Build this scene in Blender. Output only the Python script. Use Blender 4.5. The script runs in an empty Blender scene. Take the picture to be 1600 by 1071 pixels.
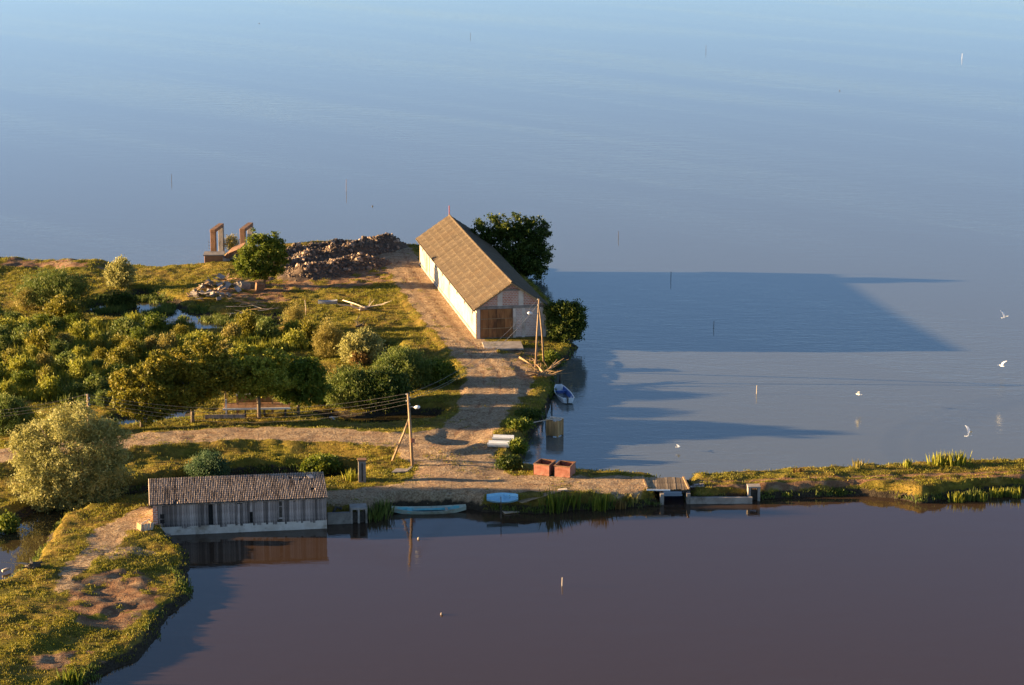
import bpy, math, random
import numpy as np
from mathutils import Vector, Matrix

scene = bpy.context.scene
COL = scene.collection
R = math.radians
random.seed(7)
RNG = np.random.default_rng(11)

# ---------------------------------------------------------------- camera
FPX = 3800.0                       # focal length in pixels of a 1600 px wide picture
PITCH = math.atan(845.5 / FPX)     # looking down from the hill
CAMH = 64.2
cam = bpy.data.cameras.new('camera')
cam.sensor_fit = 'HORIZONTAL'; cam.sensor_width = 36.0; cam.lens = 36.0 * FPX / 1600.0
cam.clip_start = 1.0; cam.clip_end = 9000.0
camo = bpy.data.objects.new('camera', cam); COL.objects.link(camo)
camo.location = (0, 0, CAMH); camo.rotation_euler = (math.pi / 2 - PITCH, 0, 0)
scene.camera = camo

# ---------------------------------------------------------------- sky, sun, exposure
SUN_EL, SUN_AZ = R(8.6), R(-88.1)  # low evening sun from the left, a little beyond the barn
world = bpy.data.worlds.new('World'); scene.world = world; world.use_nodes = True
_n = world.node_tree.nodes; _l = world.node_tree.links
sky = _n.new('ShaderNodeTexSky'); sky.sky_type = 'NISHITA'; sky.sun_disc = False
sky.sun_elevation = SUN_EL; sky.sun_rotation = SUN_AZ
sky.air_density = 0.5; sky.dust_density = 0.3; sky.ozone_density = 1.4; sky.altitude = 0
_l.new(sky.outputs[0], _n['Background'].inputs[0]); _n['Background'].inputs[1].default_value = 0.06
sun = bpy.data.lights.new('sun', 'SUN'); sun.energy = 5.0; sun.angle = R(0.53); sun.color = (1.0, 0.70, 0.37)
suno = bpy.data.objects.new('sun', sun); COL.objects.link(suno)
_sd = Vector((math.sin(SUN_AZ) * math.cos(SUN_EL), math.cos(SUN_AZ) * math.cos(SUN_EL), math.sin(SUN_EL)))
suno.rotation_euler = _sd.to_track_quat('Z', 'Y').to_euler()
suno.location = (-60, 250, 60)
vs = scene.view_settings
vs.view_transform = 'Standard'; vs.look = 'None'; vs.gamma = 1.0; vs.use_curve_mapping = False
vs.exposure = 2.3

# ---------------------------------------------------------------- helpers: geometry of the place
_cp, _sp = math.cos(PITCH), math.sin(PITCH)
def U(px, py, z=0.0):
    """a sight line of the survey photograph met with a level plane at height z"""
    u = (px - 800.0) / FPX; v = (535.5 - py) / FPX
    d = np.array([u, _cp + v * _sp, -_sp + v * _cp])
    return np.array([0, 0, CAMH]) + d * ((z - CAMH) / d[2])

def hash2(ix, iy, s):
    h = (ix.astype(np.int64) * 374761393 + iy.astype(np.int64) * 668265263 + s * 982451653) & 0xffffffff
    h = ((h ^ (h >> 13)) * 1274126177) & 0xffffffff
    return ((h ^ (h >> 16)) & 0xffff) / 65535.0
def vn(x, y, s=0):
    ix = np.floor(x); iy = np.floor(y); fx = x - ix; fy = y - iy
    fx = fx * fx * (3 - 2 * fx); fy = fy * fy * (3 - 2 * fy)
    a = hash2(ix, iy, s); b = hash2(ix + 1, iy, s); c = hash2(ix, iy + 1, s); d = hash2(ix + 1, iy + 1, s)
    return (a * (1 - fx) + b * fx) * (1 - fy) + (c * (1 - fx) + d * fx) * fy
def fbm(x, y, sc, s=0, o=3):
    t = 0; a = 1; n = 0
    for k in range(o):
        t = t + a * vn(x / sc + 17 * k, y / sc - 9 * k, s + k); n += a; a *= .5; sc *= .5
    return t / n * 2 - 1
def sstep(a, b, x):
    t = np.clip((x - a) / (b - a), 0, 1); return t * t * (3 - 2 * t)
def seg_dist(X, Y, P, closed):
    d = np.full(X.shape, 1e9)
    n = len(P)
    for i in range(n if closed else n - 1):
        a = P[i]; b = P[(i + 1) % n]; e = b - a; L = e @ e + 1e-9
        t = np.clip(((X - a[0]) * e[0] + (Y - a[1]) * e[1]) / L, 0, 1)
        d = np.minimum(d, (X - a[0] - t * e[0]) ** 2 + (Y - a[1] - t * e[1]) ** 2)
    return np.sqrt(d)
def inside(X, Y, P):
    r = np.zeros(X.shape, bool); n = len(P); j = n - 1
    for i in range(n):
        xi, yi = P[i]; xj, yj = P[j]
        c = ((yi > Y) != (yj > Y)) & (X < (xj - xi) * (Y - yi) / (yj - yi + 1e-12) + xi)
        r ^= c; j = i
    return r
def sdf(X, Y, P):
    d = seg_dist(X, Y, P, True); return np.where(inside(X, Y, P), d, -d)
def W(pts, z=0.0):
    return np.array([U(p[0], p[1], p[2] if len(p) > 2 else z)[:2] for p in pts])

# ---------------------------------------------------------------- helpers: objects
def tag(o, label=None, cat=None, group=None, kind=None):
    if label: o['label'] = label
    if cat: o['category'] = cat
    if group: o['group'] = group
    if kind: o['kind'] = kind
    return o
def thing(name, label, cat, loc=(0, 0, 0), rz=0.0, group=None):
    o = bpy.data.objects.new(name, None); COL.objects.link(o)
    o.location = tuple(float(v) for v in loc); o.rotation_euler = (0, 0, rz); o.empty_display_size = .3
    return tag(o, label, cat, group)
def link(name, me, parent=None):
    o = bpy.data.objects.new(name, me); COL.objects.link(o)
    if parent is not None: o.parent = parent
    return o
def copy_tree(o, parent=None):
    c = o.copy(); COL.objects.link(c); c.parent = parent
    for ch in list(o.children): copy_tree(ch, c)
    return c
def np_mesh(name, V, Fq, mat, smooth=False, attr=None):
    """V (n,3), Fq (m,k) faces all with k corners"""
    me = bpy.data.meshes.new(name); n = len(V); m, k = Fq.shape
    me.vertices.add(n); me.vertices.foreach_set('co', np.ascontiguousarray(V, np.float32).ravel())
    me.loops.add(m * k); me.loops.foreach_set('vertex_index', np.ascontiguousarray(Fq, np.int32).ravel())
    me.polygons.add(m); me.polygons.foreach_set('loop_start', np.arange(0, m * k, k, dtype=np.int32))
    me.polygons.foreach_set('loop_total', np.full(m, k, np.int32))
    if smooth: me.polygons.foreach_set('use_smooth', np.ones(m, bool))
    me.update(calc_edges=True)
    if attr is not None:
        a = me.attributes.new('tint', 'FLOAT', 'FACE'); a.data.foreach_set('value', np.ascontiguousarray(attr, np.float32))
    if mat: me.materials.append(mat)
    return me
class MB:
    def __init__(s): s.v = []; s.f = []
    def add(s, vs_, fs):
        o = len(s.v); s.v += [tuple(map(float, v)) for v in vs_]; s.f += [tuple(i + o for i in f) for f in fs]; return s
    def box(s, c, d, rz=0.0, rx=0.0, ry=0.0):
        M = Matrix.Rotation(rz, 3, 'Z') @ Matrix.Rotation(ry, 3, 'Y') @ Matrix.Rotation(rx, 3, 'X')
        vs_ = [Vector(c) + M @ Vector((x * d[0] / 2, y * d[1] / 2, z * d[2] / 2)) for x in (-1, 1) for y in (-1, 1) for z in (-1, 1)]
        return s.add(vs_, [(0, 1, 3, 2), (4, 6, 7, 5), (0, 4, 5, 1), (2, 3, 7, 6), (0, 2, 6, 4), (1, 5, 7, 3)])
    def span(s, a, b): 
        return s.box([(a[i] + b[i]) / 2 for i in range(3)], [abs(b[i] - a[i]) for i in range(3)])
    def bar(s, a, b, w, h):
        a = Vector(a); b = Vector(b); t = (b - a).normalized()
        q = t.cross(Vector((0, 0, 1)))
        if q.length < 1e-3: q = Vector((1, 0, 0))
        q.normalize(); r = q.cross(t)
        vs_ = [p + q * x * w / 2 + r * z * h / 2 for p in (a, b) for x in (-1, 1) for z in (-1, 1)]
        return s.add(vs_, [(0, 1, 3, 2), (4, 6, 7, 5), (0, 4, 5, 1), (2, 3, 7, 6), (0, 2, 6, 4), (1, 5, 7, 3)])
    def tube(s, pts, rad, n=7, cap=True):
        pts = [Vector(tuple(map(float, p))) for p in pts]
        if not hasattr(rad, '__len__'): rad = [rad] * len(pts)
        base = len(s.v); ref = Vector((0.31, 0.17, 0.93))
        for i, p in enumerate(pts):
            t = (pts[min(i + 1, len(pts) - 1)] - pts[max(i - 1, 0)]).normalized()
            q = t.cross(ref)
            if q.length < .1: q = t.cross(Vector((1, 0, 0)))
            q.normalize(); r = t.cross(q)
            for k in range(n):
                a = 2 * math.pi * k / n
                s.v.append(tuple(p + (q * math.cos(a) + r * math.sin(a)) * rad[i]))
        for i in range(len(pts) - 1):
            for k in range(n):
                a = base + i * n + k; b = base + i * n + (k + 1) % n
                s.f.append((a, b, b + n, a + n))
        if cap:
            s.f.append(tuple(base + k for k in reversed(range(n))))
            s.f.append(tuple(base + (len(pts) - 1) * n + k for k in range(n)))
        return s
    def prism(s, poly, axis_pt, h):
        """polygon (list of 3d points) extruded by vector h"""
        n = len(poly); h = Vector(h)
        vs_ = [Vector(p) for p in poly] + [Vector(p) + h for p in poly]
        return s.add(vs_, [tuple(reversed(range(n))), tuple(range(n, 2 * n))] + [(i, (i + 1) % n, n + (i + 1) % n, n + i) for i in range(n)])
    def mesh(s, name, mat, smooth=False, bevel=0.0):
        me = bpy.data.meshes.new(name); me.from_pydata(s.v, [], s.f)
        import bmesh
        bm = bmesh.new(); bm.from_mesh(me); bmesh.ops.recalc_face_normals(bm, faces=bm.faces)
        if bevel: bmesh.ops.bevel(bm, geom=list(bm.edges), offset=bevel, segments=1, affect='EDGES')
        bm.to_mesh(me); bm.free()
        if smooth: me.polygons.foreach_set('use_smooth', [True] * len(me.polygons))
        if mat: me.materials.append(mat)
        me.update(); return me
    def build(s, name, mat, parent=None, smooth=False, bevel=0.0):
        return link(name, s.mesh(name, mat, smooth, bevel), parent)

# ---------------------------------------------------------------- helpers: materials
def nmat(name):
    m = bpy.data.materials.new(name); m.use_nodes = True
    nt = m.node_tree; return m, nt, nt.nodes['Principled BSDF']
def ramp(nt, fac, stops):
    r = nt.nodes.new('ShaderNodeValToRGB'); e = r.color_ramp.elements
    while len(e) < len(stops): e.new(.5)
    for i, (p, c) in enumerate(stops): e[i].position = p; e[i].color = (*c, 1)
    nt.links.new(fac, r.inputs[0]); return r.outputs[0]
def noise(nt, scale, detail=4, vec=None, rough=.6, dist=0.0):
    t = nt.nodes.new('ShaderNodeTexNoise'); t.inputs['Scale'].default_value = scale; t.inputs['Detail'].default_value = detail
    t.inputs['Roughness'].default_value = rough; t.inputs['Distortion'].default_value = dist
    if vec: nt.links.new(vec, t.inputs['Vector'])
    return t.outputs[0]
def coords(nt, kind='Object', scale=(1, 1, 1), rot=(0, 0, 0)):
    c = nt.nodes.new('ShaderNodeTexCoord'); m = nt.nodes.new('ShaderNodeMapping')
    m.inputs['Scale'].default_value = scale; m.inputs['Rotation'].default_value = rot
    nt.links.new(c.outputs[kind], m.inputs[0]); return m.outputs[0]
def mix(nt, fac, a, b, mode='MIX'):
    m = nt.nodes.new('ShaderNodeMix'); m.data_type = 'RGBA'; m.blend_type = mode
    for k, v in ((0, fac), (6, a), (7, b)):
        if hasattr(v, 'is_linked'): nt.links.new(v, m.inputs[k])
        elif k == 0: m.inputs[k].default_value = v
        else: m.inputs[k].default_value = (*v, 1)
    return m.outputs[2]
def mth(nt, op, a, b=0.0):
    m = nt.nodes.new('ShaderNodeMath'); m.operation = op
    for k, v in ((0, a), (1, b)):
        if hasattr(v, 'is_linked'): nt.links.new(v, m.inputs[k])
        else: m.inputs[k].default_value = v
    return m.outputs[0]
def bump(nt, bs, h, strength=.4, dist=.05):
    b = nt.nodes.new('ShaderNodeBump'); b.inputs['Strength'].default_value = strength; b.inputs['Distance'].default_value = dist
    nt.links.new(h, b.inputs['Height']); nt.links.new(b.outputs[0], bs.inputs['Normal']); return b
def objrand(nt):
    return nt.nodes.new('ShaderNodeObjectInfo').outputs['Random']
def worn(name, c1, c2, scale=2.0, rough=.8, bstr=.3, stretch=(1, 1, 1), stain=None, vary=0.0, metal=0.0, kind='Object', contrast=(.35, .65)):
    m, nt, bs = nmat(name); v = coords(nt, kind, stretch)
    n1 = noise(nt, scale, 6, v)
    col = ramp(nt, n1, [(contrast[0], c1), (contrast[1], c2)])
    if stain:
        n2 = noise(nt, scale * .37, 5, v, .7)
        col = mix(nt, ramp(nt, n2, [(.52, (0, 0, 0)), (.66, (1, 1, 1))]), col, stain)
    if vary:
        h = nt.nodes.new('ShaderNodeHueSaturation'); r = objrand(nt)
        nt.links.new(mth(nt, 'ADD', mth(nt, 'MULTIPLY', r, vary * 2), 1 - vary), h.inputs['Value']); nt.links.new(col, h.inputs['Color']); col = h.outputs[0]
    nt.links.new(col, bs.inputs['Base Color']); bs.inputs['Roughness'].default_value = rough; bs.inputs['Metallic'].default_value = metal
    bs.inputs['Specular IOR Level'].default_value = .3
    if bstr: bump(nt, bs, noise(nt, scale * 4, 4, v), bstr, .03)
    return m
def leafmat(name, stops, trans=.35, rough=.6):
    m, nt, bs = nmat(name)
    a = nt.nodes.new('ShaderNodeAttribute'); a.attribute_name = 'tint'
    col = ramp(nt, a.outputs['Fac'], stops)
    nt.links.new(col, bs.inputs['Base Color']); bs.inputs['Roughness'].default_value = rough; bs.inputs['Specular IOR Level'].default_value = .25
    t = nt.nodes.new('ShaderNodeBsdfTranslucent'); nt.links.new(col, t.inputs[0])
    ms = nt.nodes.new('ShaderNodeMixShader'); ms.inputs[0].default_value = trans
    nt.links.new(bs.outputs[0], ms.inputs[1]); nt.links.new(t.outputs[0], ms.inputs[2])
    nt.links.new(ms.outputs[0], nt.nodes['Material Output'].inputs[0]); return m

M = {}
M['plaster'] = worn('white_plaster', (.36, .315, .24), (.44, .39, .30), .6, .9, .2, stain=(.27, .215, .14))
M['concrete'] = worn('concrete', (.20, .165, .135), (.30, .255, .21), 1.5, .9, .3, stain=(.12, .095, .075))
M['concrete_pale'] = worn('pale_concrete', (.26, .215, .175), (.38, .325, .27), 1.2, .9, .3, stain=(.15, .12, .09))
M['limewash'] = worn('old_limewash', (.54, .44, .35), (.68, .58, .48), 1.0, .9, .3, stain=(.33, .25, .18))
M['concrete_rust'] = worn('rust_stained_concrete', (.19, .095, .045), (.28, .15, .08), 1.1, .9, .4, stain=(.10, .05, .025))
M['wood_grey'] = worn('weathered_grey_planks', (.17, .125, .105), (.48, .39, .335), 5, .9, .5, (1, 1, .12), stain=(.04, .030, .026), vary=.6)
M['wood_brown'] = worn('weathered_brown_wood', (.22, .13, .06), (.36, .235, .12), 4, .85, .4, (1, 1, .3), vary=.25)
M['wood_pole'] = worn('pole_wood', (.22, .14, .08), (.34, .23, .13), 4, .85, .4, (1, 1, .2))
M['wood_pale'] = worn('bleached_wood', (.40, .31, .22), (.55, .45, .34), 3, .85, .4, vary=.3)
M['deck_wood'] = worn('deck_wood', (.16, .11, .062), (.27, .195, .115), 3, .85, .4, (1, .3, 1), vary=.4)
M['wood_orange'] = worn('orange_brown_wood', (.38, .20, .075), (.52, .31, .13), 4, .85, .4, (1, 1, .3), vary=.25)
M['wood_dark'] = worn('dark_wet_wood', (.05, .04, .03), (.10, .08, .06), 4, .8, .4)
M['rust'] = worn('red_rust_paint', (.27, .085, .05), (.40, .17, .11), 2.2, .75, .3, stain=(.15, .055, .03))
M['rust_door'] = worn('brown_door_boards', (.24, .092, .030), (.36, .16, .055), 2.0, .8, .3, (1, 1, .25), stain=(.13, .055, .022), vary=.35)
M['metal_grey'] = worn('dull_metal', (.32, .33, .35), (.42, .43, .45), 2, .5, .1, metal=.3)
M['white_paint'] = worn('white_paint', (.72, .72, .70), (.80, .80, .78), 2, .5, .05)
M['black_iron'] = worn('dark_iron', (.05, .045, .04), (.09, .075, .06), 3, .6, .1)
M['red_iron'] = worn('red_painted_iron', (.30, .05, .04), (.36, .08, .06), 3, .6, .1)
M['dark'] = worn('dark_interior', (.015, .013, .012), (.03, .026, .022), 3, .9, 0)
M['bark'] = worn('bark', (.11, .08, .05), (.20, .15, .10), 6, .95, .6, (1, 1, .3))
M['stone'] = worn('rubble_stone', (.12, .082, .056), (.36, .255, .175), 1.1, .9, .5, vary=.7)
M['asbestos'] = worn('fibre_cement_sheet', (.080, .055, .030), (.14, .10, .056), .9, .92, .0, stain=(.075, .048, .025), vary=.2, kind='Generated')
def _roof_streaks():
    m = M['asbestos']; nt = m.node_tree; bs = nt.nodes['Principled BSDF']; src = bs.inputs['Base Color'].links[0].from_socket
    v = coords(nt, 'Object', (2.2, .35, 1)); n = noise(nt, 3.0, 5, v, .75)
    v2 = coords(nt, 'Object', (.3, 5.0, 1)); n2 = noise(nt, 2.0, 4, v2, .7)
    geo = nt.nodes.new('ShaderNodeNewGeometry'); pos = nt.nodes.new('ShaderNodeMapping'); nt.links.new(geo.outputs['Position'], pos.inputs[0])
    n3 = noise(nt, .35, 5, pos.outputs[0], .7)
    c = mix(nt, ramp(nt, n, [(.38, (.9, .9, .9)), (.60, (0, 0, 0))]), src, (.055, .034, .017))
    c = mix(nt, mth(nt, 'MULTIPLY', ramp(nt, n2, [(.55, (0, 0, 0)), (.68, (1, 1, 1))]), .5), c, (.21, .155, .09))
    c = mix(nt, mth(nt, 'MULTIPLY', ramp(nt, n3, [(.5, (0, 0, 0)), (.65, (1, 1, 1))]), .55), c, (.085, .05, .022))
    sp = nt.nodes.new('ShaderNodeSeparateXYZ'); nt.links.new(coords(nt, 'Generated'), sp.inputs[0])
    e1 = ramp(nt, sp.outputs[1], [(.0, (1, 1, 1)), (.10, (0, 0, 0))]); e2 = ramp(nt, sp.outputs[0], [(.0, (1, 1, 1)), (.05, (0, 0, 0))])
    lich = ramp(nt, noise(nt, 1.1, 4, pos.outputs[0], .7), [(.42, (0, 0, 0)), (.6, (1, 1, 1))])
    c = mix(nt, mth(nt, 'MULTIPLY', mth(nt, 'MULTIPLY', e1, lich), .45), c, (.25, .185, .105))
    c = mix(nt, mth(nt, 'MULTIPLY', e2, .28), c, (.045, .028, .014))
    nt.links.new(c, bs.inputs['Base Color'])
_roof_streaks()
M['earth'] = worn('brown_earth', (.07, .045, .028), (.15, .10, .065), 2.5, .95, .6)
M['blue_boat'] = worn('blue_boat_paint', (.03, .08, .26), (.06, .13, .36), 2, .5, .1)
M['green_boat'] = worn('pale_green_boat_paint', (.34, .38, .30), (.44, .46, .38), 2, .6, .1, stain=(.30, .28, .2))
M['turquoise'] = worn('turquoise_paint', (.10, .40, .42), (.18, .50, .50), 2, .6, .1, stain=(.30, .44, .40))
M['sky_blue'] = worn('pale_blue_paint', (.24, .50, .64), (.36, .62, .74), 2, .5, .05)
M['wire'] = worn('wire', (.10, .09, .08), (.2, .17, .14), 3, .5, 0)
M['feather'] = worn('white_feathers', (.75, .74, .72), (.82, .81, .79), 6, .8, 0)
M['junk'] = worn('broken_sheets', (.24, .20, .17), (.44, .39, .34), 1.5, .8, .2, stain=(.17, .10, .06), vary=.5)

def mat_brick(name, c1, c2, mortar, smear):
    m, nt, bs = nmat(name); v = coords(nt, 'Object', (1, 1, 1), (R(90), 0, 0))
    b = nt.nodes.new('ShaderNodeTexBrick'); nt.links.new(v, b.inputs['Vector'])
    b.inputs['Scale'].default_value = 1.0; b.inputs['Brick Width'].default_value = .36; b.inputs['Row Height'].default_value = .21
    b.inputs['Mortar Size'].default_value = .028; b.inputs['Color1'].default_value = (*c1, 1); b.inputs['Color2'].default_value = (*c2, 1)
    b.inputs['Mortar'].default_value = (*mortar, 1); b.inputs['Bias'].default_value = .0
    n = noise(nt, .7, 4, v)
    col = mix(nt, mth(nt, 'MULTIPLY', ramp(nt, n, [(.42, (0, 0, 0)), (.62, (1, 1, 1))]), smear), b.outputs['Color'], mortar)
    nt.links.new(col, bs.inputs['Base Color']); bs.inputs['Roughness'].default_value = .9
    bb = bump(nt, bs, b.outputs['Fac'], .6, .03); bb.invert = True
    return m
M['brick'] = mat_brick('brick_infill', (.42, .13, .07), (.56, .22, .13), (.62, .50, .41), .35)
M['brick_pale'] = mat_brick('limed_brick_infill', (.50, .30, .22), (.60, .40, .31), (.66, .57, .49), .5)

# ---------------------------------------------------------------- terrain: outlines, heights
SHORE = W([(-420, 388, 1.3), (0, 399, 1.3), (60, 401, 1.3), (110, 403, 1.3), (160, 403, 1.3), (215, 407, 1.3), (262, 412, 1.2), (318, 412, 1.2), (345, 396, 1.2),
           (400, 384, 1.2), (446, 379, 1.3), (500, 376, 1.3), (560, 377, 1.3), (605, 380, 1.3), (655, 382, 1.2), (720, 388, 1), (770, 403, 1), (815, 432), (845, 458), (872, 490), (892, 520),
           (903, 548), (880, 568), (866, 590), (868, 612), (856, 640), (842, 662), (828, 690), (812, 720), (808, 740), (905, 748), (1000, 752), (1090, 752), (1200, 746),
           (1340, 739), (1480, 734), (1600, 731), (2100, 705),
           (2100, 752), (1700, 762), (1600, 767), (1545, 772), (1490, 778), (1440, 786), (1390, 779), (1340, 773), (1260, 777), (1180, 781), (1075, 786), (1000, 791),
           (930, 796), (860, 800), (810, 802), (760, 800), (735, 797), (700, 793), (650, 793), (612, 796), (585, 808), (510, 818), (500, 822), (252, 834), (262, 845), (288, 868), (301, 905), (298, 932), (264, 966), (240, 1000),
           (208, 1034), (150, 1062), (110, 1080), (20, 1170), (-200, 1300), (-600, 1300)])
HOLES = [(W([(-500, 1000), (0, 922), (42, 893), (72, 855), (92, 822), (120, 806), (165, 793), (225, 783), (300, 775), (400, 768), (500, 761), (550, 757), (562, 748), (545, 741),
             (470, 738), (400, 739), (330, 747), (230, 764), (160, 778), (100, 790), (60, 800), (20, 814), (-100, 850), (-500, 930)]), 0.0),
         (W([(132, 486), (165, 472), (205, 472), (222, 460), (262, 475), (296, 489), (345, 500), (430, 497), (446, 505), (440, 513), (390, 509), (340, 517), (300, 512), (240, 508), (205, 500), (170, 494)]), .6),
         (W([(186, 655), (240, 645), (292, 638), (290, 655), (232, 667), (196, 670)]), .3),
         (W([(500, 650), (560, 655), (620, 646), (682, 650), (668, 668), (600, 673), (530, 668)]), .2),
         (W([(570, 546), (612, 545), (606, 556), (575, 556)]), .2),
         (W([(1024, 735), (1068, 733), (1072, 806), (1032, 806)]), 0.0)]
CTRL = [(-300, 395, 1.2), (0, 405, 1.3), (120, 410, 1.4), (220, 415, 1.0), (300, 420, 1.1), (350, 410, 1.7), (450, 385, 1.4), (560, 382, 1.6), (480, 400, 1.6), (610, 385, 1.4),
        (660, 400, 1.2), (640, 440, 1.2), (580, 430, 1.3), (500, 435, 1.2), (420, 440, 1.1), (350, 445, 1.1), (260, 440, .8), (180, 430, .6), (80, 430, .5), (0, 440, .4),
        (0, 520, .35), (100, 520, .3), (200, 530, .3), (300, 540, .35), (400, 545, .4), (470, 545, .4), (540, 560, .4), (600, 575, .4), (640, 590, .5), (100, 600, .4), (0, 610, .5), (300, 600, .5),
        (400, 600, .5), (500, 620, .3), (450, 480, .7), (540, 490, .7), (600, 500, .9), (640, 540, 1.0), (680, 580, 1.1), (350, 470, .8),
        (700, 480, 1.2), (745, 530, 1.2), (800, 560, 1.3), (850, 560, .9), (880, 530, .6), (790, 620, 1.2), (750, 650, 1.4), (740, 690, 1.6), (690, 730, 1.6), (640, 700, 1.7),
        (800, 760, 1.4), (880, 757, 1.3), (960, 765, 1.2), (1040, 765, 1.2), (1150, 760, 1.2), (1300, 755, 1.2), (1450, 755, 1.2), (1600, 748, 1.2), (1900, 735, 1.2),
        (600, 775, 1.3), (540, 778, 1.2), (400, 795, 1.1), (280, 805, 1.1), (200, 810, 1.2), (150, 860, 1.1), (100, 920, 1.1), (200, 930, .75), (50, 980, 1.1), (150, 1010, .7), (60, 1050, .8), (270, 900, .6), (230, 970, .6), (110, 1055, .6), (-100, 1050, 1.3),
        (400, 715, 1.2), (560, 715, 1.3), (590, 735, 1.2), (250, 720, 1.2)]
ROADS = [([(-300, 740, 2), (-100, 722, 2), (0, 712, 2), (60, 704, 2), (130, 696, 2), (210, 688, 2), (300, 681, 2), (400, 676, 2), (500, 680, 1.9), (580, 687, 1.8), (640, 694, 1.7), (700, 697, 1.6)], 2.4, 2.0),
         ([(712, 690, 1.6), (748, 650, 1.5), (770, 615, 1.4), (768, 585, 1.3), (745, 556, 1.2), (712, 520, 1.2), (676, 480, 1.2), (650, 447, 1.2), (630, 415, 1.2), (618, 390, 1.4)], 2.5, 1.35),
         ([(505, 779, 1.3), (580, 770, 1.4), (660, 762, 1.5), (750, 752, 1.5), (850, 754, 1.35), (930, 755, 1.25), (1020, 755, 1.2)], 1.7, 1.4)]
GX0, GX1, GY0, GY1, GS = -105.0, 100.0, 140.0, 372.0, 0.38
gx = np.arange(GX0, GX1, GS); gy = np.arange(GY0, GY1, GS)
X, Y = np.meshgrid(gx, gy)
sd = sdf(X, Y, SHORE)
gent = np.zeros_like(X)
for P, g in HOLES:
    h = sdf(X, Y, P); gent = np.maximum(gent, g * sstep(5, 0, -h)); sd = np.minimum(sd, -h)
sdn = sd + (.55 + 1.6 * np.clip(gent, 0, .6)) * fbm(X, Y, 2.6, 3) + .25 * fbm(X, Y, .9, 8)
num = 0; den = 0
for px, py, z in CTRL:
    c = U(px, py, z); w = 1 / ((X - c[0]) ** 2 + ((Y - c[1]) * .7) ** 2 + 3.0) ** 1.6
    num = num + w * z; den = den + w
plat = num / den
def poly_mask(pts, z, soft):
    return sstep(-soft, soft, sdf(X, Y, W(pts, z)) + .7 * fbm(X, Y, 2.2, 21) + .5 * fbm(X, Y, .8, 5))
road = np.zeros_like(X); rutd = np.full(X.shape, 9.0)
for pts, hw, rz in ROADS:
    c = W(pts); d = seg_dist(X, Y, c, False)
    plat = np.maximum(plat, rz - np.clip(d - hw - .4, 0, 9) * .5)
    flat = sstep(hw + .5, hw - .8, d); plat = plat * (1 - flat) + rz * flat
    road = np.maximum(road, sstep(hw + .5, hw - .4, d + .6 * fbm(X, Y, 2.0, 31) + .35 * fbm(X, Y, .7, 33)))
    rutd = np.minimum(rutd, np.abs(d - .85))
PLAZA = [(600, 690), (690, 668), (716, 640), (722, 600), (745, 560), (800, 548), (838, 575), (828, 605), (800, 640), (768, 680), (772, 715), (800, 742), (905, 747), (1010, 757), (1000, 768),
         (860, 764), (760, 772), (640, 781), (505, 787), (505, 772), (590, 761), (640, 748), (655, 730), (625, 712)]
plz = poly_mask(PLAZA, 1.5, .5); road = np.maximum(road, plz)
spit = poly_mask([(500, 790), (240, 800), (236, 835), (205, 822), (190, 850), (150, 868), (120, 905), (82, 940), (78, 925), (105, 880), (150, 830), (195, 800), (235, 790)], 1.2, .5)
road = np.maximum(road, spit * .95)
dry = np.maximum.reduce([poly_mask([(110, 905), (170, 885), (225, 882), (246, 905), (240, 945), (190, 972), (120, 975), (100, 945)], 1.2, .8),
                         poly_mask([(50, 1020), (120, 1008), (195, 1010), (195, 1024), (120, 1036), (60, 1046)], 1.1, .6),
                         poly_mask([(20, 403), (200, 408), (215, 418), (120, 416), (60, 414), (0, 412)], 1.3, .6),
                         poly_mask([(420, 432), (500, 430), (600, 425), (620, 440), (560, 448), (440, 455), (350, 448)], 1.1, .8),
                         poly_mask([(560, 388), (640, 386), (655, 420), (600, 430), (560, 428)], 1.3, .6),
                         poly_mask([(320, 430), (400, 440), (470, 470), (400, 470), (320, 460)], 1.0, .8) * .8,
                         poly_mask([(790, 535), (850, 530), (840, 575), (790, 570)], 1.2, .5)])
grey = poly_mask([(165, 855), (215, 850), (240, 858), (205, 868), (165, 872)], 1.2, .4)
dry = dry * sstep(-.42, .05, fbm(X, Y, 1.5, 88) + .5 * fbm(X, Y, .7, 89)); dry = np.maximum(dry, 0)
road = np.maximum(road, .9 * poly_mask([(662, 415), (746, 534), (730, 552), (630, 425)], 1.2, .5) * sstep(-.45, .1, fbm(X, Y, 1.4, 90)))
# the barn stands on level ground
BA, BB, BC = U(745, 530, 1.2), U(854, 527, 1.2), U(660, 419, 1.2)
bnor = (BC - BA)[:2]; BL = float(np.linalg.norm(bnor)); bnor = bnor / BL; BL *= 1.055; bdir = np.array([bnor[1], -bnor[0]])
BW = float((BB - BA)[:2] @ bdir); BRZ = math.atan2(bdir[1], bdir[0])
BARN = np.array([BA[:2] + bdir * a + bnor * b for a, b in ((-.7, -.7), (BW + .7, -.7), (BW + .7, BL + .7), (-.7, BL + .7))])
bsd = sdf(X, Y, BARN); inb = sstep(-2.0, 0, bsd); plat = plat * (1 - inb) + 1.2 * inb; sdn = np.maximum(sdn, np.minimum(bsd + 1.6, 1.4))
bank = 1.1 + 3.0 * gent
z_land = plat * sstep(0, 1, np.clip(sdn, 0, 99) / bank) ** .8
rough = 1 - .8 * np.clip(road, 0, 1)
z_land += sstep(.1, 1.0, sdn) * rough * (1 - inb) * (.20 * fbm(X, Y, 3.2, 51) + .17 * fbm(X, Y, 1.0, 52, 2))
z_land += sstep(.1, 1.0, sdn) * (1 - inb) * (.035 * fbm(X, Y, 1.1, 55, 2) - .06 * sstep(.35, 0, rutd) * np.clip(road, 0, 1))
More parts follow.
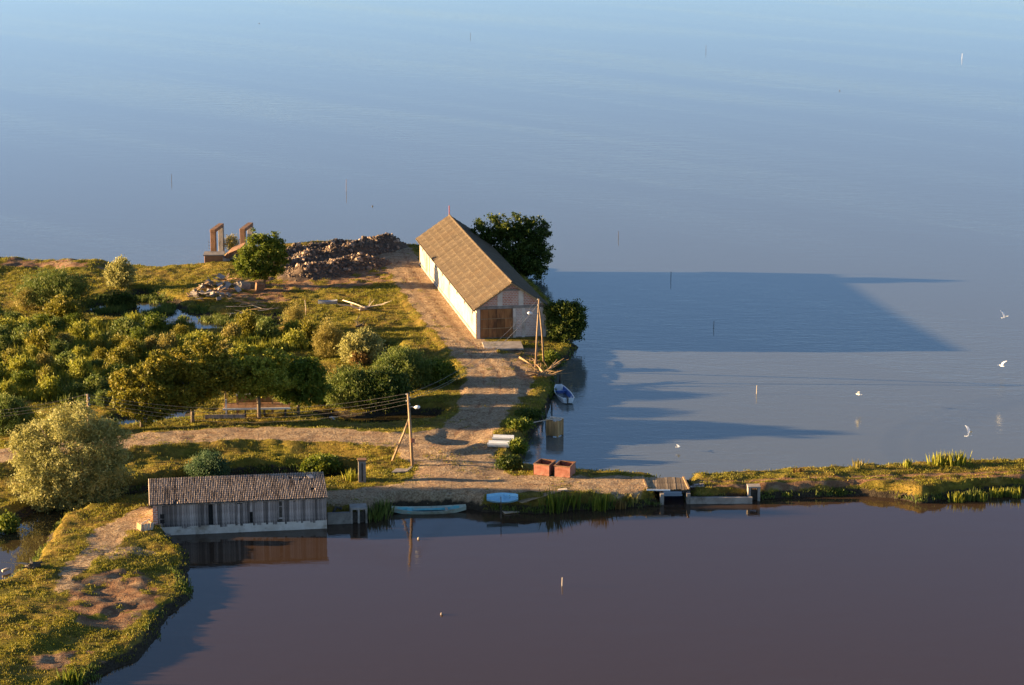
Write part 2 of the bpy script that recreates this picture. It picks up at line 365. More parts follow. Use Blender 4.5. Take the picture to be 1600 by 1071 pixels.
# wheel tracks along the right dike
trk = np.minimum(np.abs(seg_dist(X, Y, W([(1075, 752), (1200, 749), (1340, 744), (1600, 737), (2100, 715)], 1.2), False)), np.abs(seg_dist(X, Y, W([(1075, 759), (1200, 756), (1340, 750), (1600, 743), (2100, 721)], 1.2), False)))
track = sstep(.55, .15, trk + .2 * fbm(X, Y, 1.5, 77)); z_land -= .13 * track
Z = np.where(sdn > 0, z_land, np.maximum(-1.3, .55 * sdn))
def zt(x, y):
    fx = np.clip((np.asarray(x) - GX0) / GS, 0, len(gx) - 2.001); fy = np.clip((np.asarray(y) - GY0) / GS, 0, len(gy) - 2.001)
    i = fx.astype(int); j = fy.astype(int); a = fx - i; b = fy - j
    return (Z[j, i] * (1 - a) + Z[j, i + 1] * a) * (1 - b) + (Z[j + 1, i] * (1 - a) + Z[j + 1, i + 1] * a) * b
def at(A, x, y):
    i = np.clip(((x - GX0) / GS).round().astype(int), 0, len(gx) - 1); j = np.clip(((y - GY0) / GS).round().astype(int), 0, len(gy) - 1); return A[j, i]
def G(px, py, sink=0.0):
    z = 1.0
    for _ in range(12):
        p = U(px, py, z); z = .5 * z + .5 * max(0.0, float(zt(p[0], p[1])))
    p = U(px, py, z); p[2] = z - sink; return p
def ppm(p):   # pixels per metre there, to size things from the photograph
    return FPX / (p[1] * _cp + (CAMH - p[2]) * _sp)

# ground material
def mat_ground():
    m, nt, bs = nmat('ground'); v = coords(nt, 'Object')
    a = nt.nodes.new('ShaderNodeAttribute'); a.attribute_name = 'mask'
    s = nt.nodes.new('ShaderNodeSeparateColor'); nt.links.new(a.outputs['Color'], s.inputs[0])
    nbig = noise(nt, .16, 4, v); nmid = noise(nt, .9, 6, v, .7); nfin = noise(nt, 5.0, 5, v, .7)
    g1 = ramp(nt, nmid, [(.30, (.055, .056, .007)), (.5, (.145, .128, .014)), (.68, (.25, .195, .028))])
    g2 = ramp(nt, nmid, [(.3, (.085, .055, .012)), (.55, (.215, .145, .026)), (.75, (.33, .215, .055))])
    grass = mix(nt, ramp(nt, nbig, [(.36, (0, 0, 0)), (.56, (1, 1, 1))]), g1, g2)
    sand = ramp(nt, nmid, [(.28, (.27, .175, .095)), (.5, (.46, .33, .195)), (.72, (.60, .455, .285))])
    sand = mix(nt, ramp(nt, nfin, [(.40, (0, 0, 0)), (.60, (1, 1, 1))]), mix(nt, 1.0, sand, (.48, .42, .38), 'MULTIPLY'), sand)
    npat = noise(nt, .35, 5, v, .7)
    sand = mix(nt, mth(nt, 'MULTIPLY', ramp(nt, npat, [(.48, (0, 0, 0)), (.64, (1, 1, 1))]), .45), sand, (.28, .165, .095))
    red = ramp(nt, nmid, [(.30, (.13, .060, .030)), (.5, (.23, .125, .065)), (.7, (.36, .24, .13))])
    mud = ramp(nt, nfin, [(.35, (.03, .022, .014)), (.65, (.07, .052, .033))])
    thr = lambda ch, lo, hi: ramp(nt, mth(nt, 'ADD', ch, mth(nt, 'MULTIPLY', mth(nt, 'SUBTRACT', nfin, .5), .7)), [(lo, (0, 0, 0)), (hi, (1, 1, 1))])
    c = mix(nt, thr(s.outputs[2], .35, .65), grass, red)
    c = mix(nt, thr(s.outputs[0], .35, .6), c, sand)
    c = mix(nt, thr(s.outputs[1], .4, .6), c, mud)
    nt.links.new(c, bs.inputs['Base Color']); bs.inputs['Roughness'].default_value = .95; bs.inputs['Specular IOR Level'].default_value = .1
    hsum = mth(nt, 'ADD', mth(nt, 'MULTIPLY', nmid, 1.2), mth(nt, 'MULTIPLY', nfin, .5))
    bump(nt, bs, hsum, .95, .30); return m
M['ground'] = mat_ground()
mud = np.maximum(sstep(.35, .0, Z) * .9, sstep(2.2, .5, sdn) * sstep(.9, .2, Z)) * (1 - inb)

maskc = np.stack([np.clip(road, 0, 1), np.clip(mud, 0, 1), np.clip(np.maximum(dry * .95, grey * .4), 0, 1), np.ones_like(X)], -1)
maskc[..., 0] = np.maximum(maskc[..., 0], np.maximum(grey, .42 * dry * (fbm(X, Y, 4, 66) > 0)))
rut = sstep(.42, .12, rutd + .12 * fbm(X, Y, 1.6, 70)) * np.clip(road, 0, 1) * sstep(-.5, .1, fbm(X, Y, 3.5, 71))
maskc[..., 2] = np.maximum(maskc[..., 2], track * .9)
maskc[..., 0] = np.clip(maskc[..., 0] - .62 * rut, 0, 1); maskc[..., 2] = np.maximum(maskc[..., 2], rut)
ny, nx = X.shape
idx = np.arange(nx * ny).reshape(ny, nx)
quads = np.stack([idx[:-1, :-1], idx[:-1, 1:], idx[1:, 1:], idx[1:, :-1]], -1).reshape(-1, 4)
zq = Z.ravel()[quads].max(1); rq = road.ravel()[quads].mean(1)
def terrain_part(name, sel):
    q = quads[sel]; u, inv = np.unique(q, return_inverse=True)
    V = np.stack([X.ravel()[u], Y.ravel()[u], Z.ravel()[u]], 1)
    me = np_mesh(name, V, inv.reshape(-1, 4), M['ground'], True)
    a = me.attributes.new('mask', 'FLOAT_COLOR', 'POINT'); a.data.foreach_set('color', np.ascontiguousarray(maskc.reshape(-1, 4)[u], np.float32).ravel())
    return tag(link(name, me), kind='structure')
terrain_part('ground', (zq > -1.25) & (rq < .55))
terrain_part('dirt_road', (zq > -1.25) & (rq >= .55))

# ---------------------------------------------------------------- water
def mat_water(name, body, rough, ripple, rscale, wind=False, ior=1.33):
    m, nt, bs = nmat(name); v = coords(nt, 'Object', (1, 1, 1))
    bs.inputs['IOR'].default_value = ior; bs.inputs['Roughness'].default_value = rough
    bs.inputs['Base Color'].default_value = (*body, 1)
    vs1 = coords(nt, 'Object', (.35, 1, 1), (0, 0, R(8)))
    n1 = noise(nt, rscale, 3, vs1, .6, .6); n2 = noise(nt, rscale * .23, 3, vs1, .55, .4)
    h = mth(nt, 'ADD', n1, mth(nt, 'MULTIPLY', n2, 1.3))
    b = bump(nt, bs, h, ripple, .05)
    # gusts: long streaks where the surface is rougher
    vr = coords(nt, 'Object', (1, 1, 1), (0, 0, R(46)))
    mp = nt.nodes.new('ShaderNodeMapping'); mp.inputs['Scale'].default_value = (.0035, .030, 1); nt.links.new(vr, mp.inputs[0])
    w = noise(nt, 1.0, 6, mp.outputs[0], .62, .5)
    st = nt.nodes.new('ShaderNodeMapRange'); nt.links.new(w, st.inputs[0])
    st.inputs[1].default_value = .42; st.inputs[2].default_value = .64; st.inputs[3].default_value = ripple * .5; st.inputs[4].default_value = ripple * (2.8 if wind else 1.3)
    nt.links.new(st.outputs[0], b.inputs['Strength'])
    return m
M['lake'] = mat_water('lake_water', (.125, .130, .112), .05, .15, 2.3, True)
M['pond'] = mat_water('pond_water', (.050, .030, .018), .03, .18, 1.6)
M['pond'].node_tree.nodes['Principled BSDF'].inputs['Specular IOR Level'].default_value = .33
M['marsh'] = mat_water('marsh_water', (.05, .036, .015), .02, .03, 3)
def water(name, pts, mat):
    mb = MB().add([(p[0], p[1], 0) for p in pts], [tuple(range(len(pts)))])
    me = mb.mesh(name, mat)
    if me.polygons[0].normal.z < 0: me.flip_normals()
    return tag(link(name, me), kind='structure')
far_l = W([(-420, 396), (0, 409), (110, 413), (215, 418), (300, 423), (340, 412), (400, 395), (446, 388), (560, 388), (650, 392)])
spine = W([(700, 450), (760, 540), (770, 600), (740, 650), (700, 710), (760, 757), (900, 766), (1000, 771), (1045, 771), (1200, 764), (1400, 757), (1600, 752), (2100, 730)])
left_r = W([(-600, 770), (-100, 742), (0, 727), (130, 712), (300, 697), (400, 692), (500, 694), (600, 705), (700, 710)])
mid_b = W([(700, 710), (650, 765), (560, 785), (480, 792), (300, 812), (200, 828), (140, 880), (60, 960), (-100, 1060), (-600, 1250)])
E_ = lambda a: [tuple(p) for p in a]
water('lake', E_(far_l) + E_(spine) + [(700, 200), (2500, 6000), (-2500, 6000), (-900, 345)], M['lake'])
water('marsh_water', E_(far_l)[::-1] + E_(left_r) + E_(spine[:5])[::-1], M['marsh'])
water('ditch_water', E_(left_r) + E_(mid_b[1:]) , M['marsh'])
water('pond', E_(spine[4:]) + [(700, 198), (400, 60), (-300, 60)] + E_(mid_b)[::-1][:-1], M['pond'])

# ---------------------------------------------------------------- barn
def barn():
    t = thing('barn', 'long brick and plaster barn with a pale sheet roof on the lake shore', 'barn', (BA[0], BA[1], 1.2), BRZ)
    eave, apex, th = 3.95, 6.8, .35
    Wd, L = BW, BL
    # long walls and far gable
    lw = MB().span((0, .004, -.6), (th, L, eave)); lw = lw.build('side_wall', M['plaster'], t)
    MB().span((Wd - th, .004, -.6), (Wd, L, eave)).build('side_wall', M['plaster'], t)
    MB().prism([(th, L - th, -.6), (Wd - th, L - th, -.6), (Wd - th, L - th, eave), (Wd / 2, L - th, apex - .3), (th, L - th, eave)], None, (0, th - .004, 0)).build('end_wall', M['brick_pale'], t)
    # plaster piers on the sunny wall, vents, side door
    for k in range(8):
        y = L * (k + .5) / 8
        v = MB().span((-.03, y - .28, 2.55), (.03, y + .28, 3.25)).build('vent', M['dark'], lw)
        MB().span((-.06, y - .36, 2.47), (-.031, y + .36, 2.545)).build('vent_sill', M['concrete'], lw)
    sdoor = MB().span((-.05, L * .80, 0), (.05, L * .80 + 3.6, 3.3)).build('side_door', M['wood_grey'], t)
    for k in range(7):
        MB().span((-.09, L * .80 + .05 + k * .5, .05), (-.052, L * .80 + .5 + k * .5, 3.25)).build('plank', M['wood_grey'], sdoor)
    MB().span((-.10, 0.2, -.3), (-.004, L - .2, .35)).build('plinth', M['concrete_pale'], t)
    # front gable: concrete frame with brick infill set back 6 cm
    fw = MB().span((.02, .07, -.6), (Wd - .02, th + .02, .1))
    fw.build('front_plinth', M['concrete'], t)
    cols = [(0.0, .42), (4.42, 4.78), (5.5, 5.9), (Wd - .62, Wd)]
    for a, b in cols:
        MB().span((a, 0, -.5), (b, th, eave - .35)).build('column', M['limewash'], t)
    MB().span((-.03, -.05, eave - .35), (Wd + .03, th, eave - .02)).build('tie_beam', M['concrete'], t)
    for a, b in ((4.78, 5.5), (5.9, Wd - .62)):
        MB().span((a, .06, .1), (b, th, eave - .35)).build('brick_panel', M['brick_pale'], t)
    # gable triangle in three infill panels and two posts
    def ztop(x): return eave + (apex - .22 - eave) * (1 - abs(x - Wd / 2) / (Wd / 2))
    xs = [.12, 2.55, 3.15, 5.1, 5.7, Wd - .12]
    for k in range(5):
        a, b = xs[k], xs[k + 1]; post = k in (1, 3)
        top = sorted(set([a, b] + ([Wd / 2] if a < Wd / 2 < b else [])))
        y0 = .02 if post else .08
        poly = [(a, y0, eave - .02), (b, y0, eave - .02)] + [(x, y0, max(ztop(x), eave + .01)) for x in reversed(top)]
        MB().prism(poly, None, (0, th - y0, 0)).build('gable_post' if post else 'brick_panel', M['limewash'] if post else M['brick'], t)
    MB().span((Wd / 2 - 1.1, -.01, apex - 1.05), (Wd / 2 + 1.1, .06, apex - .85)).build('collar_beam', M['concrete'], t)
    # big sliding door of boards
    d = MB().span((.44, .10, .02), (4.40, .16, 3.58)).build('door', M['dark'], t)
    for i in range(4):
        for j in range(3):
            x0 = .48 + i * .985; z0 = .06 + j * 1.175
            MB().span((x0, .04 + .02 * ((i + j) % 2), z0), (x0 + .95, .097, z0 + 1.14)).build('panel', M['rust_door'], d)
    MB().bar((.5, .02, 1.22), (4.35, .02, 1.22), .03, .09).build('door_rail', M['wood_brown'], d)
    MB().bar((.5, .02, 2.40), (4.35, .02, 2.40), .03, .09).build('door_rail', M['wood_brown'], d)
    MB().tube([(4.2, -.01, 1.5), (4.2, -.01, 1.8)], .03, 6).build('handle', M['black_iron'], d)
    # roof: two slopes of separate fibre-cement sheets
    ov, og = .45, .35
    sl = (apex - eave) / (Wd / 2); pitch = math.atan(sl)
    SLn = (Wd / 2 + ov) / math.cos(pitch); nr, ncol = 6, 23
    sw = (L + 2 * og) / ncol; sh = SLn / nr + .10
    n = 8
    sv = []; sf = []
    for i in range(n + 1):
        x = sw * (i / n) - .01; zz = .03 * (i % 2)
        sv += [(x, 0, zz), (x, sh, zz)]
    for i in range(n): sf.append((2 * i, 2 * i + 2, 2 * i + 3, 2 * i + 1))
    nv = len(sv); sv += [(0, 0, -.02), (sw - .01, 0, -.02)]
    sf.append(tuple([nv, nv + 1] + [2 * i for i in reversed(range(n + 1))]))
    sheet = MB().add(sv, sf).mesh('roof_sheet', M['asbestos'])
    rnd = random.Random(4)
    for side in (0, 1):
        ux = Wd / 2 + (ov + Wd / 2) * (-1 if side == 0 else 1); uz = apex - sl * (Wd / 2 + ov)
        r = MB()
        e0 = Vector((ux, -og, uz - .15)); e1 = Vector((Wd / 2, -og, apex - .18)); dv = Vector((0, L + 2 * og, 0)); dn = Vector((0, 0, -.08))
        r.add([e0, e1, e1 + dv, e0 + dv, e0 + dn, e1 + dn, e1 + dv + dn, e0 + dv + dn], [(0, 1, 2, 3), (7, 6, 5, 4), (0, 4, 5, 1), (2, 6, 7, 3), (0, 3, 7, 4), (1, 5, 6, 2)])
        ro = r.build('roof', M['wood_brown'], t)
        for j in range(nr):
            for i in range(ncol):
                o = link('roof_sheet', sheet, ro)
                s0 = j * SLn / nr
                if side == 0:
                    px = ux + math.cos(pitch) * s0; pz = uz + math.sin(pitch) * s0
                    yv = Vector((math.cos(pitch), 0, math.sin(pitch))); xv = Vector((0, 1, 0)); zv = yv.cross(xv) * -1
                    org = Vector((px, -og + i * sw, pz))
                else:
                    px = ux - math.cos(pitch) * s0; pz = uz + math.sin(pitch) * s0
                    yv = Vector((-math.cos(pitch), 0, math.sin(pitch))); xv = Vector((0, -1, 0)); zv = xv.cross(yv)
                    org = Vector((px, -og + (i + 1) * sw, pz))
                zv = xv.cross(yv)
                if zv.z < 0:
                    xv = -xv; org = org + Vector((0, sw if side == 0 else -sw, 0)); zv = xv.cross(yv)
                tilt = .055 + rnd.uniform(0, .015)
                yv2 = (yv * sh - zv * tilt).normalized(); zv2 = xv.cross(yv2)
                org.z -= .11 * math.sin(math.pi * min(1, max(0, org.y / L))) * (.4 + .6 * j / nr)
                org = org + zv * (tilt + .012 * (i % 2) + rnd.uniform(0, .008))
                mt = Matrix((xv, yv2, zv2)).transposed().to_4x4(); mt.translation = org
                o.matrix_local = mt
    rc = MB().tube([(Wd / 2, -og - .02 + (L + 2 * og) * k / 12, apex + .03 - .11 * math.sin(math.pi * k / 12)) for k in range(13)], .14, 8).build('ridge_cap', M['asbestos'], t)
    for y in (-og - .03, L + og + .03):
        for s in (-1, 1):
            MB().bar((Wd / 2, y, apex - .12), (Wd / 2 + s * (Wd / 2 + ov), y, apex - .12 - sl * (Wd / 2 + ov)), .05, .2).build('barge_board', M['wood_brown'], t)
    g = MB().tube([(-ov - .06, -og, eave - ov * sl - .10), (-ov - .06, L + og, eave - ov * sl - .10)], .06, 6).build('gutter', M['wood_dark'], t)
    MB().tube([(-ov - .06, -.1, eave - ov * sl - .1), (-.08, -.12, eave - .75), (-.08, -.12, .1)], .05, 6).build('downpipe', M['wood_brown'], g)
    MB().tube([(Wd / 2, L + .2, apex), (Wd / 2, L + .2, apex + 1.35)], .06, 6).build('mast', M['red_iron'], t)
    return t
barn()
p = G(777, 538)
t = MB().prism([(0, 0, 0), (4.6, .5, 0), (4.3, 3.9, .12), (-.35, 3.6, .12)], None, (0, 0, .22)).build('concrete_ramp', M['concrete_pale'], None, bevel=.02)
c = U(757, 547, 1.28); t.location = (c[0], c[1], 1.14)
tag(t, 'pale concrete ramp slab lying before the brown barn door', 'ramp')

# ---------------------------------------------------------------- boathouse on the pond
HA, HB = U(240, 838, 0.0), U(511, 826, 0.0)
hdir = (HB - HA)[:2]; HL = float(np.linalg.norm(hdir)); HRZ = math.atan2(hdir[1], hdir[0])
M['tile'] = worn('clay_roof_tiles', (.19, .140, .108), (.44, .345, .27), 4.5, .9, .2, (1, .14, .14), stain=(.11, .08, .06), kind='Object')
def boathouse():
    t = thing('boathouse', 'low plank boathouse with a clay tile roof at the pond edge', 'boathouse', (HA[0], HA[1], 0), HRZ)
    D, hf, hb = 4.8, 2.95, 3.75
    MB().span((.05, 0, -1), (HL, .35, .78)).build('base_wall', M['limewash'], t)
    MB().span((0, .36, -.8), (.3, D, 2.9)).build('end_wall', M['brick_pale'], t)
    MB().span((0, -.03, -.5), (.42, .355, 2.92)).build('brick_pier', M['brick'], t)
    MB().span((HL - .3, .36, -.8), (HL, D, 2.9)).build('end_wall', M['concrete'], t)
    MB().span((.31, D - .3, -.8), (HL - .31, D, hb - .12)).build('rear_wall', M['plaster'], t)
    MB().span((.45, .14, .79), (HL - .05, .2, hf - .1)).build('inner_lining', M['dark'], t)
    wall = MB().span((.45, .06, 2.72), (HL, .138, 2.9)).build('plank_wall', M['wood_grey'], t)
    rnd = random.Random(3); x = .46; k = 0
    while x < HL - .05:
        w = min(rnd.uniform(.17, .26), HL - .02 - x)
        miss = rnd.random() < .07
        z0 = .70 - rnd.random() * .14 + (.0 if not miss else rnd.uniform(.3, 1.4)); z1 = 2.86 - (rnd.uniform(0, .25) if rnd.random() < .2 else 0)
        if not (.335 * HL > x > .315 * HL or .735 * HL > x > .715 * HL):
            o = MB().box((0, 0, 0), (w - .014, .028, z1 - z0)).build('plank', M['wood_grey'], wall)
            o.location = (x + w / 2, .02 + rnd.uniform(-.012, .012), (z0 + z1) / 2); o.rotation_euler = (0, rnd.uniform(-.012, .012), 0)
        x += w; k += 1
    for a in (.215, .715):
        dr = MB().span((a * HL, .045, .8), (a * HL + .95, .08, 2.7)).build('door', M['wood_dark'], t)
        MB().span((a * HL + .05, .03, 1.1), (a * HL + .9, .043, 1.2)).build('ledge', M['wood_grey'], dr)
        MB().span((a * HL + .05, .03, 2.2), (a * HL + .9, .043, 2.3)).build('ledge', M['wood_grey'], dr)
    for z in (1.15, 1.65):
        wn = MB().span((.62, -.02, z), (1.0, .01, z + .35)).build('window', M['dark'], t)
        MB().span((.56, -.035, z - .07), (1.06, -.021, z - .004)).build('sill', M['wood_grey'], wn)
    # roof of barrel tiles: every course of every tile row is modelled
    r = MB(); V = []; Fq = []
    x0, x1 = -.32, HL + .12; y0, y1 = -.38, D + .25; z0 = hf + .02; sl = (hb - hf) / D
    ncols = int((x1 - x0) / .155); nc = 13; dx = (x1 - x0) / ncols; dy = (y1 - y0) / nc
    holes = {(15, 1), (15, 0), (16, 1), (14, 0), (60, 1), (88, 9), (89, 9), (90, 10), (94, 4), (95, 4), (82, 10), (83, 10), (21, 1)}
    for i in range(ncols):
        jit = rnd.uniform(-.012, .012)
        for j in range(nc):
            if (i, j) in holes: continue
            cx = x0 + (i + .5) * dx + jit; ya = y0 + j * dy - .03; yb = ya + dy + .05
            za = z0 + sl * (ya - y0) + .035 + rnd.uniform(-.008, .012); zb = z0 + sl * (yb - y0) + .015
            b = len(V)
            for (yy, zz, wf) in ((ya, za, 1.0), (yb, zb, .82)):
                for a in (-1, -.55, 0, .55, 1):
                    V.append((cx + a * dx * .52 * wf, yy, zz + .10 * (1 - a * a) - .03))
            for k in range(4): Fq.append((b + k, b + k + 1, b + k + 6, b + k + 5))
            bb = len(V); V.append((cx - dx * .52, ya, za - .06)); V.append((cx + dx * .52, ya, za - .06))
            Fq.append((b, bb, bb + 1, b + 4)); 
    ro = MB().add([(x0, y0, z0 - .06), (x1, y0, z0 - .06), (x1, y1, z0 - .06 + sl * (y1 - y0)), (x0, y1, z0 - .06 + sl * (y1 - y0)),
                   (x0, y0, z0 - .02), (x1, y0, z0 - .02), (x1, y1, z0 - .02 + sl * (y1 - y0)), (x0, y1, z0 - .02 + sl * (y1 - y0))],
                  [(3, 2, 1, 0), (4, 5, 6, 7), (0, 1, 5, 4), (1, 2, 6, 5), (2, 3, 7, 6), (3, 0, 4, 7)]).build('roof', M['wood_dark'], t)
    tl = link('tiles', np_mesh('tiles', np.array(V), np.array(Fq), M['tile'], False), ro); tag(tl, kind='stuff')
    MB().box((HL * .925, y1 - 1.0, z0 + sl * (D - .4) + .12), (.5, .7, .03), .3, math.atan(sl)).build('loose_tile', M['junk'], ro)
    MB().tube([(.9, .6, -.6), (.9, .6, .5)], .08, 6).build('mooring_post', M['wood_pale'], t)
    MB().span((.1, -1.0, .18), (1.5, -.35, .26)).build('landing_step', M['wood_grey'], t)
boathouse()

def local(p, t):  # world point into a thing's frame
    return Matrix.Rotation(-t.rotation_euler[2], 3, 'Z') @ (Vector(p) - t.location)

# concrete sluice box beside the boathouse
c = U(512, 820, 0); t = thing('sluice_wall', 'low grey concrete sluice wall with two gate openings right of the boathouse', 'sluice', c, HRZ)
MB().span((0, 0, -1), (2.1, .35, 1.05)).build('wall', M['concrete'], t)
for a in (2.1, 2.75, 3.45): MB().span((a, -.05, -1), (a + .18, 1.4, 1.3)).build('pier', M['concrete_pale'], t)
MB().span((2.1, -.08, 1.302), (3.63, 1.4, 1.46)).build('cap', M['concrete_pale'], t)
for a in (2.29, 2.94): MB().span((a, .25, -1), (a + .45, .33, 1.0)).build('gate', M['wood_dark'], t)
MB().tube([(.3, .9, .3), (.9, 1.4, 1.2), (1.4, 1.2, 1.1)], .14, 6).build('pipe', M['black_iron'], t)

c = G(566, 752, .4); t = thing('concrete_pillar', 'square grey concrete pillar standing beside the ditch end', 'pillar', c, .1)
h = 42 / ppm(c)
MB().span((-.35, -.35, -.4), (.35, .35, h - .12)).build('shaft', M['concrete'], t); MB().span((-.42, -.42, h - .118), (.42, .42, h + .03)).build('cap', M['concrete_rust'], t)
MB().span((-.05, -.39, .5), (.05, -.352, h - .3)).build('groove', M['dark'], t)

# ---------------------------------------------------------------- utility poles and wires
def lamp(t, a, d):
    a = Vector(a); d = Vector(d)
    arm = MB().tube([a, a + d * .5 + Vector((0, 0, .08)), a + d], .035, 6).build('lamp_arm', M['metal_grey'], t)
    e = a + d; q = d.normalized()
    MB().tube([e - q * .1, e + q * .08, e + q * .35, e + q * .5], [.05, .16, .17, .05], 8).build('lamp_head', M['white_paint'], arm, True)
def insul(t, p, n=4):
    out = []
    for k in range(n):
        z = -.18 - .32 * k; s = .16 if k % 2 else -.16
        b = MB().tube([(p[0], p[1], p[2] + z), (p[0] + s, p[1], p[2] + z), (p[0] + s, p[1], p[2] + z + .09)], .018, 5).build('bracket', M['black_iron'], t)
        MB().tube([(p[0] + s, p[1], p[2] + z + .085), (p[0] + s, p[1], p[2] + z + .2)], [.045, .03], 6).build('insulator', M['white_paint'], b)
        out.append(t.location + Vector((p[0] + s, p[1], p[2] + z + .18)))
    return out
def topof(base, px, py):   # point above base (same depth) seen at px,py
    k = ppm(base); return (px, py)
cA = G(645, 728); tA = thing('utility_pole', 'braced wooden utility pole with a white lamp at the road junction', 'utility pole', cA)
hA = 113 / ppm(cA) / _cp; lx = -.40
MB().tube([(0, 0, -.6), (lx * .5, 0, hA * .5), (lx, 0, hA)], [.16, .14, .11], 9).build('shaft', M['wood_pole'], tA, True)
b = G(611, 719) - cA
MB().tube([(b[0], b[1], b[2] - .4), (b[0] * .35 - .1, b[1] * .4, hA * .42), (lx * .66, 0, hA * .68)], [.12, .11, .09], 8).build('brace', M['wood_pole'], tA, True)
lamp(tA, (lx * .82, -.05, hA * .81), (.6, -.1, .06)); MB().span((-.06, -.3, hA * .33), (.22, -.14, hA * .33 + .4)).build('fuse_box', M['rust'], tA)
iA = insul(tA, (lx, -.02, hA))
cB = G(836, 583); tB = thing('utility_pole', 'twin-legged wooden utility pole standing before the barn gable', 'utility pole', cB)
hB = 114 / ppm(cB) / _cp; l2 = G(850, 567) - cB
tx, ty = .45, .4
MB().tube([(0, 0, -.6), (tx * .45, ty * .5, hB * .5), (tx, ty, hB)], [.12, .11, .09], 9).build('leg', M['wood_pole'], tB, True)
MB().tube([(l2[0], l2[1], l2[2] - .6), (l2[0] * .6 + tx * .4, l2[1] * .5 + ty * .5, hB * .46), (tx * .95 + .08, ty + .1, hB * .85)], [.12, .11, .09], 9).build('leg', M['wood_pole'], tB, True)
lamp(tB, (tx * .8, ty - .1, hB * .80), (-.75, -.15, .1)); iB = insul(tB, (tx, ty, hB))
cC = G(141, 716); tC = thing('utility_pole', 'wooden utility pole rising behind the big pale willow', 'utility pole', cC)
hC = 100 / ppm(cC) / _cp
MB().tube([(0, 0, -.6), (0, 0, hC)], [.16, .12], 9).build('shaft', M['wood_pole'], tC, True); iC = insul(tC, (0, 0, hC))
def wire(a, b, sag, label, grp, r=.016):
    a = Vector(a); b = Vector(b); pts = []
    for k in range(17):
        q = k / 16; p = a.lerp(b, q); p.z -= sag * 4 * q * (1 - q); pts.append(p - a)
    o = MB().tube(pts, r, 4).build('power_line', M['wire'], None); o.location = a
    return tag(o, label, 'wire', grp)
wl = [('%s of four running from junction pole to willow pole' % w) for w in ('top wire', 'second wire from the top', 'third wire from the top', 'lowest wire')]
wr = [('%s of three running from junction pole to barn pole' % w) for w in ('top wire', 'middle wire', 'lowest wire')]
for k in range(4): wire(iC[k], iA[k], 1.5 + .12 * k, wl[k], 'overhead wires along the road')
for k in range(3): wire(iA[k], iB[k], 1.6 + .1 * k, wr[k], 'overhead wires to the barn')
far = Vector(tuple(U(-160, 640, 7.0)))
wm = [('%s of the three wires leaving the willow pole for the left edge' % w) for w in ('top wire', 'middle wire', 'lowest wire')]
for k in range(3): wire(far + Vector((0, 0, -.3 * k)), iC[k], .9, wm[k], 'overhead wires leaving to the left')

# ---------------------------------------------------------------- boats
def hull(mb, L, B, H, bow=.0, stern=.7, n=12, rise=.25, th=.05, floor=.08):
    """flat-bottomed open boat along x, centre at 0; returns nothing, adds outer and inner skin"""
    rows = []
    for i in range(n + 1):
        q = i / n; s = 2 * q - 1
        if q < .5: w = stern + (1 - stern) * math.sin(math.pi / 2 * min(1, q / .5))
        else: w = bow + (1 - bow) * math.cos(math.pi / 2 * max(0, (q - .5) / .5)) ** .8
        zb = rise * max(0, abs(s) - .45) ** 1.6 * 2.2; zg = H + rise * .8 * s * s
        rows.append((L * s / 2, w * B / 2, zb, zg))
    o = []; 
    for x, w, zb, zg in rows:
        wi = max(w - th, .01)
        o.append([(x, -w * .72, zb), (x, -w, zg), (x, -wi, zg), (x, -wi * .74, zb + floor), (x, wi * .74, zb + floor), (x, wi, zg), (x, w, zg), (x, w * .72, zb)])
    base = len(mb.v); mb.v += [p for r_ in o for p in r_]
    for i in range(n):
        for k in range(8):
            a = base + i * 8 + k; b = base + i * 8 + (k + 1) % 8; mb.f.append((a, b, b + 8, a + 8))
    for e in (0, n): mb.f += [tuple(base + e * 8 + k for k in (0, 1, 6, 7))]
    return rows
def boat(name, label, c, rz, L, B, H, outer, inner, bow, stern, seats, rise=.3, tilt=(0, 0), group=None):
    t = thing(name, label, 'boat', c, rz, group); t.rotation_euler = (tilt[0], tilt[1], rz)
    m = MB(); rows = hull(m, L, B, H, bow, stern, rise=rise); m.build('hull', outer, t, False)
    f = MB(); n = len(rows)
    for (x, w, zb, zg) in rows[1:-1]:
        pass
    vs_ = []; 
    for x, w, zb, zg in rows[1:-1]: vs_ += [(x, -max(w - .06, .01) * .73, zb + .095), (x, max(w - .06, .01) * .73, zb + .095)]
    f.add(vs_, [(2 * i, 2 * i + 1, 2 * i + 3, 2 * i + 2) for i in range(n - 3)]); f.build('floor', inner, t)
    li = MB()
    for s in (-1, 1):
        vs_ = []
        for x, w, zb, zg in rows[1:-1]:
            wi = max(w - .058, .01); vs_ += [(x, s * wi * .75, zb + .1), (x, s * (wi - .006), zg - .03)]
        li.add(vs_, [(2 * i, 2 * i + 1, 2 * i + 3, 2 * i + 2) for i in range(n - 3)])
    li.build('lining', inner, t)
    for (q, wd, mt) in seats:
        x = L * (q - .5); w = np.interp(x, [r_[0] for r_ in rows], [r_[1] for r_ in rows])
        MB().span((x - wd / 2, -w + .05, H * .72), (x + wd / 2, w - .05, H * .72 + .05)).build('bench', mt, t)
    for s in (-1, 1):
        MB().tube([(x, s * w, zg + .012) for x, w, zb, zg in rows], .03, 5).build('gunwale', outer, t)
    return t
a, b = U(871, 603, .4), U(890, 629, .4); c = (a + b) / 2
bo = boat('rowing_boat', 'white boat with blue inside moored at the shore below the barn', (c[0], c[1], -.12), math.atan2(a[1] - b[1], a[0] - b[0]), 6.4, 1.75, .62, M['white_paint'], M['blue_boat'], .35, .72, [(.18, .35, M['blue_boat']), (.75, .4, M['blue_boat'])])
MB().tube([(-3.3, .1, .25), (-3.35, .1, .75), (-3.2, .1, .85)], [.07, .09, .12], 6).build('motor', M['black_iron'], bo)
